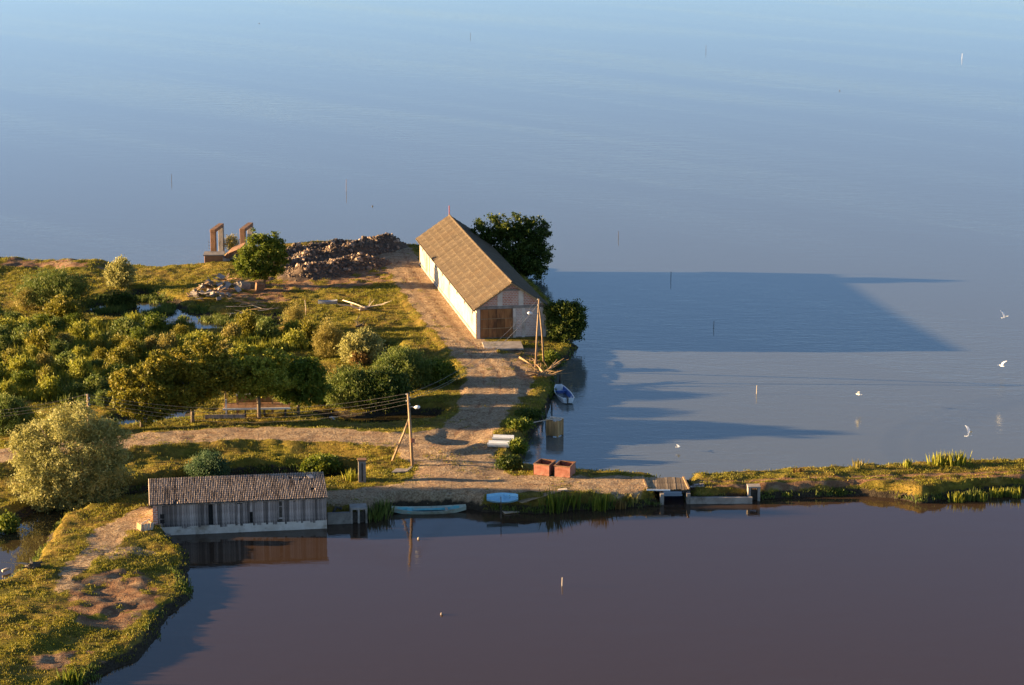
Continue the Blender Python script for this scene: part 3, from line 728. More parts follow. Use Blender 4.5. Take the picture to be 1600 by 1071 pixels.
a, b = U(611, 796, .3), U(729, 793, .3); c = (a + b) / 2
boat('rowing_boat', 'long pale green boat with turquoise inside floating on the pond edge', (c[0], c[1] - .2, -.1), math.atan2(b[1] - a[1], b[0] - a[0]), 6.9, 1.85, .36, M['green_boat'], M['turquoise'], .35, .35, [(.24, .5, M['turquoise']), (.74, .25, M['wood_pale']), (.10, .5, M['turquoise'])], .35)
c = G(785, 783, .05)
boat('skiff', 'small light blue rounded skiff pulled up on the grassy bank', (c[0], c[1], c[2] + .15), .02, 2.9, 1.6, .26, M['sky_blue'], M['sky_blue'], .5, .5, [(.5, .2, M['sky_blue'])], .1, (.26, 0))
c = G(512, 475, .05)
boat('punt', 'old grey punt lying in the grass below the rubble pile', (c[0], c[1], c[2]), .08, 2.5, 1.0, .4, M['metal_grey'], M['metal_grey'], .5, .6, [], .15)

# two pale half-round troughs
tro = None
for i, (px, py, lb) in enumerate(((786, 690, 'rear one of two pale half-round concrete troughs by the shore'), (779, 699, 'front one of two pale half-round concrete troughs by the shore'))):
    c = G(px, py); o = thing('trough', lb, 'trough', (c[0], c[1], c[2] - .03), -.12, 'half-round troughs')
    m = MB(); vs_ = []; n = 10
    for x in (-1.05, 1.05):
        for k in range(n + 1):
            a = math.pi * k / n; vs_ += [(x, -.55 * math.cos(a), .57 - .55 * math.sin(a)), (x, -.45 * math.cos(a), .57 - .45 * math.sin(a))]
    fs = []; o2 = 2 * (n + 1)
    for k in range(n):
        i0 = 2 * k; fs += [(i0, i0 + 2, i0 + 2 + o2, i0 + o2), (i0 + 1, i0 + 1 + o2, i0 + 3 + o2, i0 + 3), (i0, i0 + 1, i0 + 3, i0 + 2), (o2 + i0, o2 + i0 + 2, o2 + i0 + 3, o2 + i0 + 1)]
    fs += [(0, o2, o2 + 1, 1), (2 * n, 2 * n + 1, o2 + 2 * n + 1, o2 + 2 * n)]
    m.add(vs_, fs).build('shell', M['white_paint'], o)
    for x in (-.7, .7): MB().box((x, 0, .04), (.16, .9, .1)).build('bearer', M['wood_brown'], o)

# two rusty steel skips
for i, (px, py, lb) in enumerate(((834, 742, 'left of the two rusty red steel bins on the shore'), (866, 745, 'right of the two rusty red steel bins on the shore'))):
    c = G(px, py); t = thing('steel_bin', lb, 'bin', (c[0], c[1], c[2] - .03), -.36 + .05 * i, 'red steel bins by the shore')
    w, d, h, k = 1.55, 1.9, 1.05, .06
    MB().span((0, 0, .05), (w, d, .12)).build('floor', M['rust'], t)
    for a, b in (((0, 0, .122), (w, k, h)), ((0, d - k, .122), (w, d, h)), ((0, k, .122), (k, d - k, h)), ((w - k, k, .122), (w, d - k, h))):
        MB().span(a, b).build('side', M['rust'], t)
    rim = MB()
    rim.span((-.05, -.05, h + .002), (w + .05, .08, h + .09)).span((-.05, d - .08, h + .002), (w + .05, d + .05, h + .09)).span((-.05, .081, h + .002), (.08, d - .081, h + .09)).span((w - .08, .081, h + .002), (w + .05, d - .081, h + .09))
    rim.build('rim', M['concrete_rust'], t)
    for x in (.3, 1.1): MB().span((x, .1, -.02), (x + .12, d - .1, .048)).build('skid', M['black_iron'], t)

# ---------------------------------------------------------------- jetty box, posts, gangplank
c = U(867, 683, 0); t = thing('mooring_box', 'square wooden mooring box standing in the lake beside the shore', 'mooring', (c[0], c[1] + .7, 0), -.5)
hb_ = 1.75
for x in (-.62, .62):
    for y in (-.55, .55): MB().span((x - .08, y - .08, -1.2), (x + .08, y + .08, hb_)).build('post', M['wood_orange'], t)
for k in range(5):
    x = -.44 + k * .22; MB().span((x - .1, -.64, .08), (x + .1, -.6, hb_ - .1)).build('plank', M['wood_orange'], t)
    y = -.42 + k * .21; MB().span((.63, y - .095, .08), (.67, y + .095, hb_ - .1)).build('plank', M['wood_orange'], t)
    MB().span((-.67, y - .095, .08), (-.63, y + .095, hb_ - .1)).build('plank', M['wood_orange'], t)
for y in (-.5, .08, .5): MB().span((-.75, y - .13, hb_ + .002), (.75, y + .13, hb_ + .06)).build('deck_board', M['wood_pale'], t)
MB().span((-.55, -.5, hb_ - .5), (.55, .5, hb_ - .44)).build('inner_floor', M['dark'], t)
a = Vector((c[0] - .7, c[1] + .5, 1.72)); b = Vector(tuple(G(822, 664))) + Vector((0, 0, .1))
o = MB().bar((0, 0, 0), b - a, .16, .06).build('gangplank', M['wood_pale'], None); o.location = a
tag(o, 'narrow plank leading from the shore to the mooring box', 'plank')
for k, (px, py, h, lb) in enumerate(((875, 598, 1.5, 'dark wooden post in the water behind the blue boat'), (862, 641, 1.0, 'dark mooring stake at the stern of the blue boat'),
                                     (853, 656, 1.5, 'taller of two dark stakes left of the mooring box'), (847, 660, 1.1, 'shorter of two dark stakes left of the mooring box'))):
    c = U(px, py, 0); o = MB().tube([(0, 0, -1), (.02, 0, h)], [.11, .09], 7).build('mooring_post', M['wood_dark'], None, True); o.location = c
    tag(o, lb, 'post', 'mooring posts')

# plank ramp and raft by the blue skiff
a = Vector(tuple(G(812, 787))) + Vector((0, 0, .12)); b = Vector(tuple(G(878, 767))) + Vector((0, 0, .12))
t = thing('plank_ramp', 'long sloping plank ramp on the bank right of the blue skiff', 'ramp', a)
dd = b - a; q = dd.cross(Vector((0, 0, 1))).normalized()
for k in (-1, 0, 1): MB().bar(q * .24 * k, dd + q * .24 * k, .22, .05).build('plank', M['wood_brown'], t)
for s in (.1, .5, .9): MB().bar(dd * s - q * .4 + Vector((0, 0, -.06)), dd * s + q * .4 + Vector((0, 0, -.06)), .1, .06).build('cross_piece', M['wood_brown'], t)
MB().bar(dd * .92 - q * .1 + Vector((0, 0, .05)), dd * 1.06 + q * .4 + Vector((0, 0, .05)), .5, .05).build('loose_board', M['wood_pale'], t)
c = U(797, 799, .12); t = thing('wooden_raft', 'broken wooden raft of pale boards at the pond edge', 'raft', (c[0], c[1], .1), .35)
for k in range(5): MB().box((-.55 + k * .28, 0, .02 + .01 * (k % 2)), (.25, 1.1 - .2 * (k == 2), .05), .05 * (k % 3)).build('board', M['wood_pale'], t)
for y in (-.35, .35): MB().box((0, y, -.05), (1.4, .12, .08)).build('bearer', M['wood_brown'], t)
c = U(783, 812, 0); o = MB().tube([(0, 0, -1), (-.02, .9, 1.9)], [.05, .035], 6).build('mooring_stake', M['wood_dark'], None); o.location = c
tag(o, 'thin dark stake standing in front of the light blue skiff', 'stake')
c = G(704, 771); t = thing('pallet', 'weathered wooden pallet lying on the bank above the long boat', 'pallet', (c[0], c[1], c[2] + .03), .05)
for k in range(7): MB().box((-.5 + k * .165, 0, .1), (.1, .9, .03)).build('slat', M['wood_grey'], t)
for y in (-.38, 0, .38): MB().box((0, y, .04), (1.1, .1, .08)).build('runner', M['wood_grey'], t)
c = G(625, 737); t = thing('concrete_slabs', 'two broken concrete slabs by the foot of the junction pole', 'slab', (c[0], c[1], c[2]), .2)
MB().prism([(-.9, -.5, 0), (.5, -.6, 0), (.8, .4, 0), (-.3, .7, 0)], None, (0, 0, .14)).build('slab', M['concrete_pale'], t, bevel=.02)
MB().box((.95, .3, .12), (.3, 1.7, .14), -.5).build('slab', M['concrete_pale'], t, bevel=.02)

# ---------------------------------------------------------------- plank bridge with sluice
c = U(1042, 764, 1.3); t = thing('plank_bridge', 'plank bridge deck crossing the sluice channel in the dike', 'bridge', (c[0], c[1], 0), -.03)
rnd = random.Random(8)
for k in range(15):
    o = MB().box((0, 0, 0), (.235, 4.1 + rnd.uniform(-.25, .25), .08)).build('plank', M['deck_wood'], t); o.location = (-1.75 + k * .25, 1.8 + rnd.uniform(-.1, .1), 1.28 + rnd.uniform(0, .02)); o.rotation_euler = (0, 0, rnd.uniform(-.012, .012))
for x in (-1.95, 1.95): MB().bar((x + .12, -.3, 1.38), (x - .25, 3.9, 1.38), .16, .12).build('kerb_beam', M['wood_brown'], t)
for y in (.3, 1.8, 3.3): MB().span((-2.2, y - .12, 1.02), (2.2, y + .12, 1.238)).build('bearer', M['wood_dark'], t)
MB().bar((-1.9, -.42, 1.3), (.3, -.36, 1.26), .08, .14).build('white_beam', M['white_paint'], t)
c = U(1034, 789, 0); t = thing('sluice', 'grey concrete sluice walls under and beside the plank bridge', 'sluice', (c[0], c[1], 0), .012)
MB().span((-2.9, .4, -1), (-.9, 1.0, .9)).build('abutment', M['concrete_pale'], t)
MB().span((-.15, 0, -1), (.2, 4.5, 1.0)).build('pier', M['concrete_pale'], t)
MB().span((-1.2, 1.002, -1), (-.9, 5.2, 1.0)).build('pier', M['concrete'], t)
MB().span((2.35, .2, -1), (2.7, 5.2, 1.0)).build('pier', M['concrete'], t)
MB().span((.2, 3.6, .25), (2.35, 3.75, 1.1)).build('gate_leaf', M['blue_boat'], t)
MB().span((2.71, .22, -1), (8.5, .62, .6)).build('wing_wall', M['concrete_pale'], t)
c = U(1178, 783, 0); t = thing('gate_frame', 'small concrete portal frame at the end of the sluice wall', 'gate frame', (c[0], c[1], 0), .02)
for x in (-.45, .45): MB().span((x - .12, -.1, -1), (x + .12, .9, 1.28)).build('post', M['concrete_pale'], t)
MB().span((-.6, -.13, 1.282), (.6, .93, 1.42)).build('lintel', M['concrete_pale'], t); MB().span((-.33, .3, -1), (.33, .4, 1.0)).build('gate', M['wood_dark'], t)
c = G(1088, 762); t = thing('board_stack', 'small stack of loose boards on the dike right of the bridge', 'boards', (c[0], c[1], c[2]), .1)
for k in range(4): MB().box((.1 * k, .12 * k, .05 + .055 * k), (1.6 - .2 * k, .3, .05), .08 * k).build('board', M['wood_grey'], t)

# ---------------------------------------------------------------- old pump-house frames on the far bank
def frame(px, py, h, lb, rz):
    c = G(px, py); t = thing('portal_frame', lb, 'concrete frame', (c[0], c[1], c[2] - .1), rz, 'old concrete frames')
    d = 4.6
    MB().span((-.36, -.3, 0), (.36, .5, h)).build('leg', M['concrete_rust'], t, bevel=.03)
    MB().span((-.30, d - .45, 0), (.42, d + .35, h - .02)).build('leg', M['concrete_pale'], t, bevel=.03)
    MB().span((-.38, -.35, h + .002), (.40, d + .4, h + .5)).build('lintel', M['concrete_rust'], t, bevel=.04)
    for k in range(3): MB().tube([(-.38, .1, h * .35 + k * .45), (-.75, .1, h * .35 + k * .45), (-.75, .1, h * .35 + k * .45 + .3)], .03, 5).build('rung', M['black_iron'], t)
    return t
frame(334, 402, 3.7, 'taller rusty concrete frame at the left end of the far bank', -.12)
frame(380, 396, 3.2, 'shorter rusty concrete frame half hidden by the bushy tree', -.12)
c = G(333, 410, .3); t = thing('frame_foundation', 'stained concrete foundation block below the taller portal frame', 'foundation', (c[0], c[1], c[2]), .05)
MB().span((-1.2, 0, -.8), (1.3, 2.5, 1.2)).build('block', M['concrete_rust'], t, bevel=.05)
MB().span((-1.35, -.08, 1.203), (1.5, 2.7, 1.36)).build('ledge', M['concrete'], t)
MB().prism([(1.31, .2, -.8), (2.4, .4, -.8), (2.3, .4, .5), (1.31, .2, .9)], None, (0, 1.8, 0)).build('block', M['concrete_pale'], t)
c = G(360, 408, .2); t = thing('collapsed_roof_slab', 'tilted brown concrete slab slumped between the two frames', 'slab', (c[0], c[1], c[2]), -.1)
MB().prism([(-1.4, 0, .1), (-.2, 0, 1.3), (1.6, .4, 2.0), (1.7, .4, 1.7), (0, 0, .9), (-.9, 0, 0)], None, (-.2, 3.4, .2)).build('slab', M['concrete_rust'], t)
MB().span((-.6, .6, -.5), (1.5, 2.5, .75)).build('core', M['concrete'], t)

# ---------------------------------------------------------------- rubble pile
def stone_mesh(seed):
    r = random.Random(seed); import bmesh
    bm = bmesh.new(); bmesh.ops.create_icosphere(bm, subdivisions=1, radius=.5)
    for v in bm.verts: v.co *= r.uniform(.72, 1.15)
    sx, sy, sz = r.uniform(.8, 1.3), r.uniform(.8, 1.2), r.uniform(.6, .9)
    for v in bm.verts: v.co = Vector((v.co.x * sx, v.co.y * sy, v.co.z * sz))
    me = bpy.data.meshes.new('stone'); bm.to_mesh(me); bm.free(); me.materials.append(M['stone']); return me
STONES = [stone_mesh(k) for k in range(9)]
c0 = G(520, 418); t = thing('rubble_pile', 'long heap of broken stones beside the barn track', 'rubble', (c0[0], c0[1], c0[2] - .2), 0)
rnd = random.Random(21)
ridges = [((446, 420), (606, 386), 1.7, 3.2), ((470, 430), (575, 412), 1.2, 3.6), ((455, 404), (545, 388), 1.2, 2.8)]
def pile_z(x, y):
    h = 0
    for a, b, hh, w in ridges:
        A = U(*a, 1.3)[:2]; B = U(*b, 1.3)[:2]; d = float(seg_dist(np.array([x]), np.array([y]), np.array([A, B]), False)[0])
        h = max(h, hh * max(0, 1 - d / w) * (0.35 + 1.1 * float(vn(np.array([x / 1.9]), np.array([y / 1.9]), 4)[0])))
    return h
hx = np.linspace(-12, 14, 64); hy = np.linspace(-12, 24, 64); HX, HY = np.meshgrid(hx + c0[0], hy + c0[1]); hz = np.zeros_like(HX)
for a, b, hh, w in ridges:
    d_ = seg_dist(HX, HY, np.array([U(*a, 1.3)[:2], U(*b, 1.3)[:2]]), False)
    hz = np.maximum(hz, hh * np.clip(1 - d_ / w, 0, 1) * (.35 + 1.1 * vn(HX / 1.9, HY / 1.9, 4)))
hi_ = np.arange(64 * 64).reshape(64, 64); hq = np.stack([hi_[:-1, :-1], hi_[:-1, 1:], hi_[1:, 1:], hi_[1:, :-1]], -1).reshape(-1, 4)
hq = hq[hz.ravel()[hq].max(1) > .08]
hv = np.stack([HX - c0[0], HY - c0[1], zt(HX, HY) + np.where(hz > .03, hz - .04, -.25) - c0[2] + .2], -1).reshape(-1, 3)
u_, inv_ = np.unique(hq, return_inverse=True)
link('heap_core', np_mesh('heap_core', hv[u_], inv_.reshape(-1, 4), M['earth'], True), t)
st = []; tries = 0
while len(st) < 290 and tries < 20000:
    tries += 1
    a, b, hh, w = ridges[rnd.choices((0, 1, 2), (3, 2, 1.4))[0]]; q = rnd.random()
    A = U(*a, 1.3)[:2]; B = U(*b, 1.3)[:2]; P = A + (B - A) * q + np.array([rnd.gauss(0, w * .45), rnd.gauss(0, w * .5)])
    h = pile_z(P[0], P[1])
    if h < .02 and rnd.random() < .85: continue
    s = rnd.choice((rnd.uniform(.35, .6), rnd.uniform(.35, .7), rnd.uniform(.5, 1.0)))
    if any((P[0] - x) ** 2 + (P[1] - y) ** 2 < (.42 * (s + ss) / 2) ** 2 for x, y, ss in st): continue
    st.append((P[0], P[1], s))
    o = link('stone', rnd.choice(STONES), t)
    o.location = (P[0] - c0[0], P[1] - c0[1], float(zt(P[0], P[1])) + h - c0[2] + .2 + .1)
    o.rotation_euler = (rnd.uniform(0, 6), rnd.uniform(0, 6), rnd.uniform(0, 6)); o.scale = (s, s, s)
# small stones that fill the heap, too small to pick apart
SV = np.array([v.co[:] for v in STONES[0].vertices]); SF = np.array([p.vertices[:] for p in STONES[0].polygons])
V = []; Fc = []
for k in range(2600):
    a, b, hh, w = ridges[rnd.choices((0, 1, 2), (3, 2, 1.4))[0]]; q = rnd.uniform(-.04, 1.04)
    A = U(*a, 1.3)[:2]; B = U(*b, 1.3)[:2]; P = A + (B - A) * q + np.array([rnd.gauss(0, w * .5), rnd.gauss(0, w * .55)])
    s = rnd.uniform(.15, .5); h = pile_z(P[0], P[1])
    Mr = np.array((Matrix.Rotation(rnd.uniform(0, 6), 3, 'Z') @ Matrix.Rotation(rnd.uniform(0, 6), 3, 'X')))
    Fc.append(SF + len(SV) * k); V.append(SV @ Mr.T * s + [P[0] - c0[0], P[1] - c0[1], float(zt(P[0], P[1])) + h - c0[2] + .2])
tag(link('small_stones', np_mesh('small_stones', np.concatenate(V), np.concatenate(Fc), M['stone'])), kind=None).parent = t
bpy.data.objects['small_stones']['kind'] = 'stuff'

# debris heap of sheets and boards
c0 = G(338, 458); t = thing('debris_heap', 'heap of broken white sheets and boards in front of the portal frames', 'debris', (c0[0], c0[1], c0[2]), 0)
for k in range(70):
    px, py = rnd.uniform(296, 376), rnd.uniform(436, 470)
    py = max(py, 468 - (px - 292) * .6); P = G(px, py); hh = .9 * max(0, 1 - abs(px - 335) / 45)
    kind = rnd.choice(('sheet', 'board', 'sheet', 'board', 'sheet', 'board', 'block'))
    d = {'sheet': (rnd.uniform(.6, 1.5), rnd.uniform(.5, 1.2), .04), 'board': (rnd.uniform(1.2, 2.6), .2, .06), 'block': (.6, .5, .45)}[kind]
    o = MB().box((0, 0, 0), d).build(kind, M[{'sheet': 'junk', 'board': 'wood_brown', 'block': 'concrete_pale'}[kind]], t)
    o.location = (P[0] - c0[0], P[1] - c0[1], P[2] - c0[2] + .15 + rnd.uniform(0, hh)); o.rotation_euler = (rnd.gauss(0, .45), rnd.gauss(0, .4), rnd.uniform(0, 6))
for lb, px, py, d, mt in (('tilted pale stone block left of the slender tree trunk', 383, 451, (1.3, 1.0, .9), 'concrete_pale'), ('dark upright stone block at the slender tree foot', 406, 455, (1.1, .8, 1.2), 'concrete_rust')):
    c = G(px, py); o = MB().box((0, 0, d[2] * .4), d, .3, .15, .1).build('stone_block', M[mt], None, bevel=.05); o.location = c; tag(o, lb, 'block')

# branches, logs, stumps
def branch(mb, a, d, L, r, rnd, depth=1):
    a = Vector(a); d = Vector(d).normalized(); pts = [a]
    for k in range(4):
        d = (d + Vector((rnd.gauss(0, .16), rnd.gauss(0, .16), rnd.gauss(0, .06)))).normalized(); pts.append(pts[-1] + d * L / 4)
    mb.tube(pts, [r, r * .85, r * .65, r * .45, r * .2], 5)
    if depth:
        for k in (1, 2, 3): branch(mb, pts[k], d + Vector((rnd.gauss(0, .7), rnd.gauss(0, .7), rnd.gauss(.1, .25))), L * .4, r * .45, rnd, depth - 1)
c0 = G(398, 488); t = thing('branch_pile', 'pile of bleached fallen branches beside the marsh pool', 'branches', c0)
for k in range(11):
    P = G(rnd.uniform(352, 440), rnd.uniform(472, 494)) - c0; m = MB()
    branch(m, (P[0], P[1], P[2] + .2 + rnd.random() * .3), (rnd.choice((-1, 1)), rnd.uniform(-.5, .5), .1), rnd.uniform(2.5, 5), rnd.uniform(.045, .085), rnd)
    m.build('branch', M['wood_brown' if k % 3 else 'wood_pale'], t)
for (nm, lb, px, py, n, L, r, mt) in (('driftwood_log', 'bleached forked driftwood trunk in the grass left of the track', 566, 485, 5, 3.6, .16, 'wood_pale'),
                                      ('tree_stump', 'dark uprooted stump with one long pale limb in the ditch', 52, 888, 7, 1.3, .16, 'wood_dark'),
                                      ('driftwood_log', 'tangle of brown driftwood at the foot of the twin-legged pole', 847, 588, 13, 2.9, .14, 'wood_brown'),
                                      ('driftwood_log', 'dry brown brushwood beside the dark pool under the barn track', 562, 512, 6, 2.0, .08, 'wood_dark')):
    c0 = G(px, py); t = thing(nm, lb, 'driftwood' if 'drift' in nm else 'stump', c0)
    for k in range(n):
        m = MB(); a = 2 * math.pi * k / n + rnd.uniform(-.4, .4)
        branch(m, (rnd.gauss(0, .25), rnd.gauss(0, .25), .15), (math.cos(a), math.sin(a), rnd.uniform(.0, .7)), L * rnd.uniform(.6, 1.2), r * rnd.uniform(.7, 1.2), rnd)
        m.build('limb', M[mt], t)
    m = MB().tube([(-.5, -.1, .1), (0, 0, .22), (.6, .2, .3)], [r * 1.6, r * 2.2, r * 1.3], 8); m.build('trunk', M[mt], t)
    if nm == 'tree_stump':
        m = MB(); branch(m, (-.3, -.2, .4), (-1, -.2, .15), 2.6, .09, rnd, 0); m.build('pale_limb', M['wood_pale'], t)
for lb, pts, r in (('bleached log lying in the pool left of the uprooted stump', ((4, 897), (16, 893)), .13), ('long pale pole lying on the grass right of the grey punt', ((536, 472), (572, 484)), .09),
                   ('dark plank leaning on the shore left of the twin-legged pole', ((812, 562), (834, 578)), .13), ('pale plank sticking out from the driftwood by the lake', ((855, 562), (868, 553)), .1),
                   ('slim upright stick beside the marsh pool', ((478, 495), (476, 470)), .05)):
    a = Vector(tuple(G(*pts[0]))); b = Vector(tuple(G(*pts[1])))
    if 'upright' in lb: b = a + Vector((-.1, 0, 2.0))
    up = Vector((0, 0, r + .12))
    o = MB().tube([(0, 0, 0), (b - a) * .5 + Vector((.05, 0, .05)), b - a], [r, r * .9, r * .6], 6).build('log', M['wood_pale'] if 'dark' not in lb else M['wood_brown'], None, True); o.location = a + up; tag(o, lb, 'log')
c = G(227, 828); t = thing('broken_crate', 'broken wooden crate lying left of the boathouse corner', 'crate', (c[0], c[1], c[2] + .02), .5)
for k in range(4): MB().box((-.45 + .3 * k, -.5, .35), (.26, .05, .7), 0, .2).build('slat', M['wood_pale'], t)
for s in (-.55, .55): MB().box((s, 0, .35), (.06, 1.0, .6), .05).build('side', M['wood_brown'], t)
MB().box((0, .1, .08), (1.2, 1.0, .06)).build('bottom', M['wood_brown'], t)
MB().bar((-.5, -.4, .7), (.6, .5, .75), .14, .05).build('cross_board', M['wood_pale'], t)

# ---------------------------------------------------------------- shelter under the trees
c = G(345, 652); t = thing('picnic_shelter', 'low open shelter with grey roof and reddish deck under the trees', 'shelter', (c[0], c[1], c[2]), .06)
MB().prism([(1.6, 1.0, 2.0), (5.6, 1.0, 2.15), (5.6, 2.8, 2.7), (1.6, 2.8, 2.55)], None, (0, 0, .09)).build('roof', M['metal_grey'], t)
dk = MB().span((.3, -.5, .95), (7.3, 1.9, 1.03)).build('deck', M['rust'], t)
for k in range(9): MB().span((.32 + k * .775, -.48, 1.032), (.32 + k * .775 + .74, 1.88, 1.07)).build('deck_board', M['concrete_rust'], dk)
MB().span((.25, -.62, .9), (7.35, -.502, 1.08)).build('edge_board', M['white_paint'], t)
for x, y, h in ((.6, -.35, 2.0), (1.7, 1.1, 2.02), (5.4, 1.1, 2.1), (1.7, 2.7, 2.5), (5.4, 2.7, 2.6), (.6, 1.7, 2.0)): MB().span((x - .07, y - .07, -.4), (x + .07, y + .07, h)).build('post', M['white_paint'] if y < 0 else M['wood_brown'], t)
for x in (2.6, 4.6, 6.8): MB().span((x - .1, -.3, -.4), (x + .1, -.1, .948)).build('post', M['wood_dark'], t)
MB().span((1.72, 2.6, .2), (5.38, 2.68, 2.4)).build('back_wall', M['wood_brown'], t)
MB().span((-1.6, -1.2, -.2), (2.6, -1.1, .55)).build('plank_screen', M['wood_grey'], t)

# ---------------------------------------------------------------- lake stakes, buoys, birds
for px, py, h, mt, lb in ((268, 284, 1.3, 'wood_dark', 'dark stake in the lake far left of the portal frames'), (541, 299, 2.0, 'wood_grey', 'grey stake in the lake above the rubble pile'),
                          (1103, 80, 1.5, 'wood_dark', 'dark stake in the far lake near the top edge'), (735, 58, 1.2, 'wood_dark', 'thin stake in the far lake above the barn'),
                          (1503, 92, 1.3, 'white_paint', 'white stake in the far lake near the top right corner'), (1048, 438, 1.2, 'wood_dark', 'upper of two dark stakes standing in the barn shadow'),
                          (1115, 513, .9, 'wood_dark', 'lower of two dark stakes standing in the barn shadow'), (1182, 616, 1.0, 'wood_pale', 'pale stake in the lake between tree and barn shadows'),
                          (878, 916, .75, 'wood_pale', 'pale stake in the dark pond'), (966, 373, 1.1, 'wood_dark', 'short stake in the lake right of the barn tree')):
    c = U(px, py, 0); o = MB().tube([(0, 0, -.8), (.03, 0, h)], [.045, .035], 6).build('lake_stake', M[mt], None); o.location = c; tag(o, lb, 'stake', 'stakes in the water')
for px, py, mt, lb in ((582, 323, 'black_iron', 'small dark float on the lake above the barn track'), (1312, 142, 'black_iron', 'small dark float on the far lake at right'), (654, 843, 'wood_pale', 'small pale float on the pond beside the pole reflection'),
                       (690, 961, 'wood_grey', 'tiny dull float low on the dark pond'), (405, 37, 'black_iron', 'dark float on the far lake near the top left')):
    c = U(px, py, 0); o = MB().tube([(0, 0, -.15), (0, 0, -.05), (0, 0, .1), (0, 0, .2)], [.03, .11, .11, .04], 8).build('float', M[mt], None, True); o.location = c; tag(o, lb, 'float', 'floats on the water')
def bird(px, py, z, lb, rz, flap, roll=0.0, s=1.0):
    c = U(px, py, z); t = thing('gull', lb, 'bird', c, rz, 'white gulls over the water'); t.rotation_euler = (roll, 0, rz); t.scale = (s * .85, s * .85, s * .85)
    m = MB(); m.tube([(-.36, 0, .02), (-.22, 0, 0), (0, 0, 0), (.2, 0, .04), (.27, 0, .07), (.36, 0, .08), (.40, 0, .07)], [.02, .07, .10, .075, .055, .05, .015], 8)
    m.add([(-.3, -.03, .02), (-.3, .03, .02), (-.5, .1, .03), (-.5, -.1, .03), (-.3, -.03, .04), (-.3, .03, .04), (-.5, .1, .045), (-.5, -.1, .045)], [(0, 1, 2, 3), (7, 6, 5, 4), (0, 4, 5, 1), (2, 6, 7, 3), (1, 5, 6, 2), (0, 3, 7, 4)])
    bd = m.build('body', M['feather'], t, True); MB().tube([(.39, 0, .07), (.47, 0, .05)], [.015, .004], 5).build('beak', M['wood_pale'], bd)
    for sgn in (-1, 1):
        w = MB(); P = []
        for (y, x0, x1, zf) in ((.06, -.12, .16, 0), (.35, -.10, .20, .30), (.62, -.14, .10, .42), (.85, -.24, -.14, .5)):
            zz = zf * flap + .06; P += [(x0, sgn * y, zz), (x1, sgn * y, zz + .02), (x0, sgn * y, zz + .012), (x1, sgn * y, zz + .035)]
        fs = []
        for i in range(3):
            o = 4 * i; fs += [(o, o + 4, o + 5, o + 1), (o + 2, o + 3, o + 7, o + 6), (o, o + 2, o + 6, o + 4), (o + 1, o + 5, o + 7, o + 3)]
        fs += [(0, 1, 3, 2), (12, 14, 15, 13)]
        w.add(P, fs).build('wing', M['feather'], t)
bird(1569, 497, 4, 'white gull with raised wings flying highest at the right edge', .5, 1.3, .3)
bird(1565, 572, 3, 'pale gull flying low beneath the highest gull at right', 2.2, .7, -.2)
bird(1342, 617, 1.5, 'white gull banking low over the lake beyond the pale stake', 2.8, .2, .5)
bird(1514, 682, 2.6, 'large white gull flapping above the reeds on the dike', .15, 1.8, .1, 1.05)
bird(1060, 699, .4, 'small gull skimming the lake before the plank bridge', .1, .3, 0, .7)

# ---------------------------------------------------------------- vegetation
def leaves(C, size, rng, up=0.0, aspect=.5, spread=1.0):
    """diamond leaves at points C; up pulls the long axis upright"""
    n = len(C); t = rng.normal(size=(n, 3)); t[:, 2] += up * 2.0; t /= np.linalg.norm(t, axis=1)[:, None]
    r = rng.normal(size=(n, 3)); b = np.cross(t, r); b /= np.linalg.norm(b, axis=1)[:, None] + 1e-9
    s = (size * rng.uniform(.6, 1.35, n))[:, None]
    V = np.stack([C - t * s, C + b * s * aspect, C + t * s, C - b * s * aspect], 1).reshape(-1, 3)
    return V, np.arange(4 * n).reshape(-1, 4)
def crown_points(blobs, ncl, per, cr, rng, gap=.25, hollow=.45):
    vol = np.array([b[3] * b[4] * b[5] for b in blobs]) ** .67; k = rng.choice(len(blobs), ncl * 2, p=vol / vol.sum())
    B = np.array(blobs)[k]; d = rng.normal(size=(len(k), 3)); d /= np.linalg.norm(d, axis=1)[:, None]
    rad = (hollow + (1.08 - hollow) * rng.uniform(0, 1, len(k)) ** .6) * (1 + .22 * fbm(d[:, 0] * 3 + k * 3.1, d[:, 1] * 3 + d[:, 2] * 4, 1.0, 61, 2))
    C = B[:, :3] + d * B[:, 3:6] * rad[:, None]
    keep = (fbm(C[:, 0] + C[:, 2] * .7, C[:, 1] * .8 + C[:, 2] * .9, 1.6, 5, 2) > -1 + 2 * gap)
    C = C[keep][:ncl]
    tone = rng.uniform(0, 1, len(C))
    P = np.repeat(C, per, 0) + rng.normal(size=(len(C) * per, 3)) * cr * np.array([1, 1, .75])
    T = np.repeat(tone, per) * .55 + rng.uniform(0, .45, len(P))
    return C, P, T
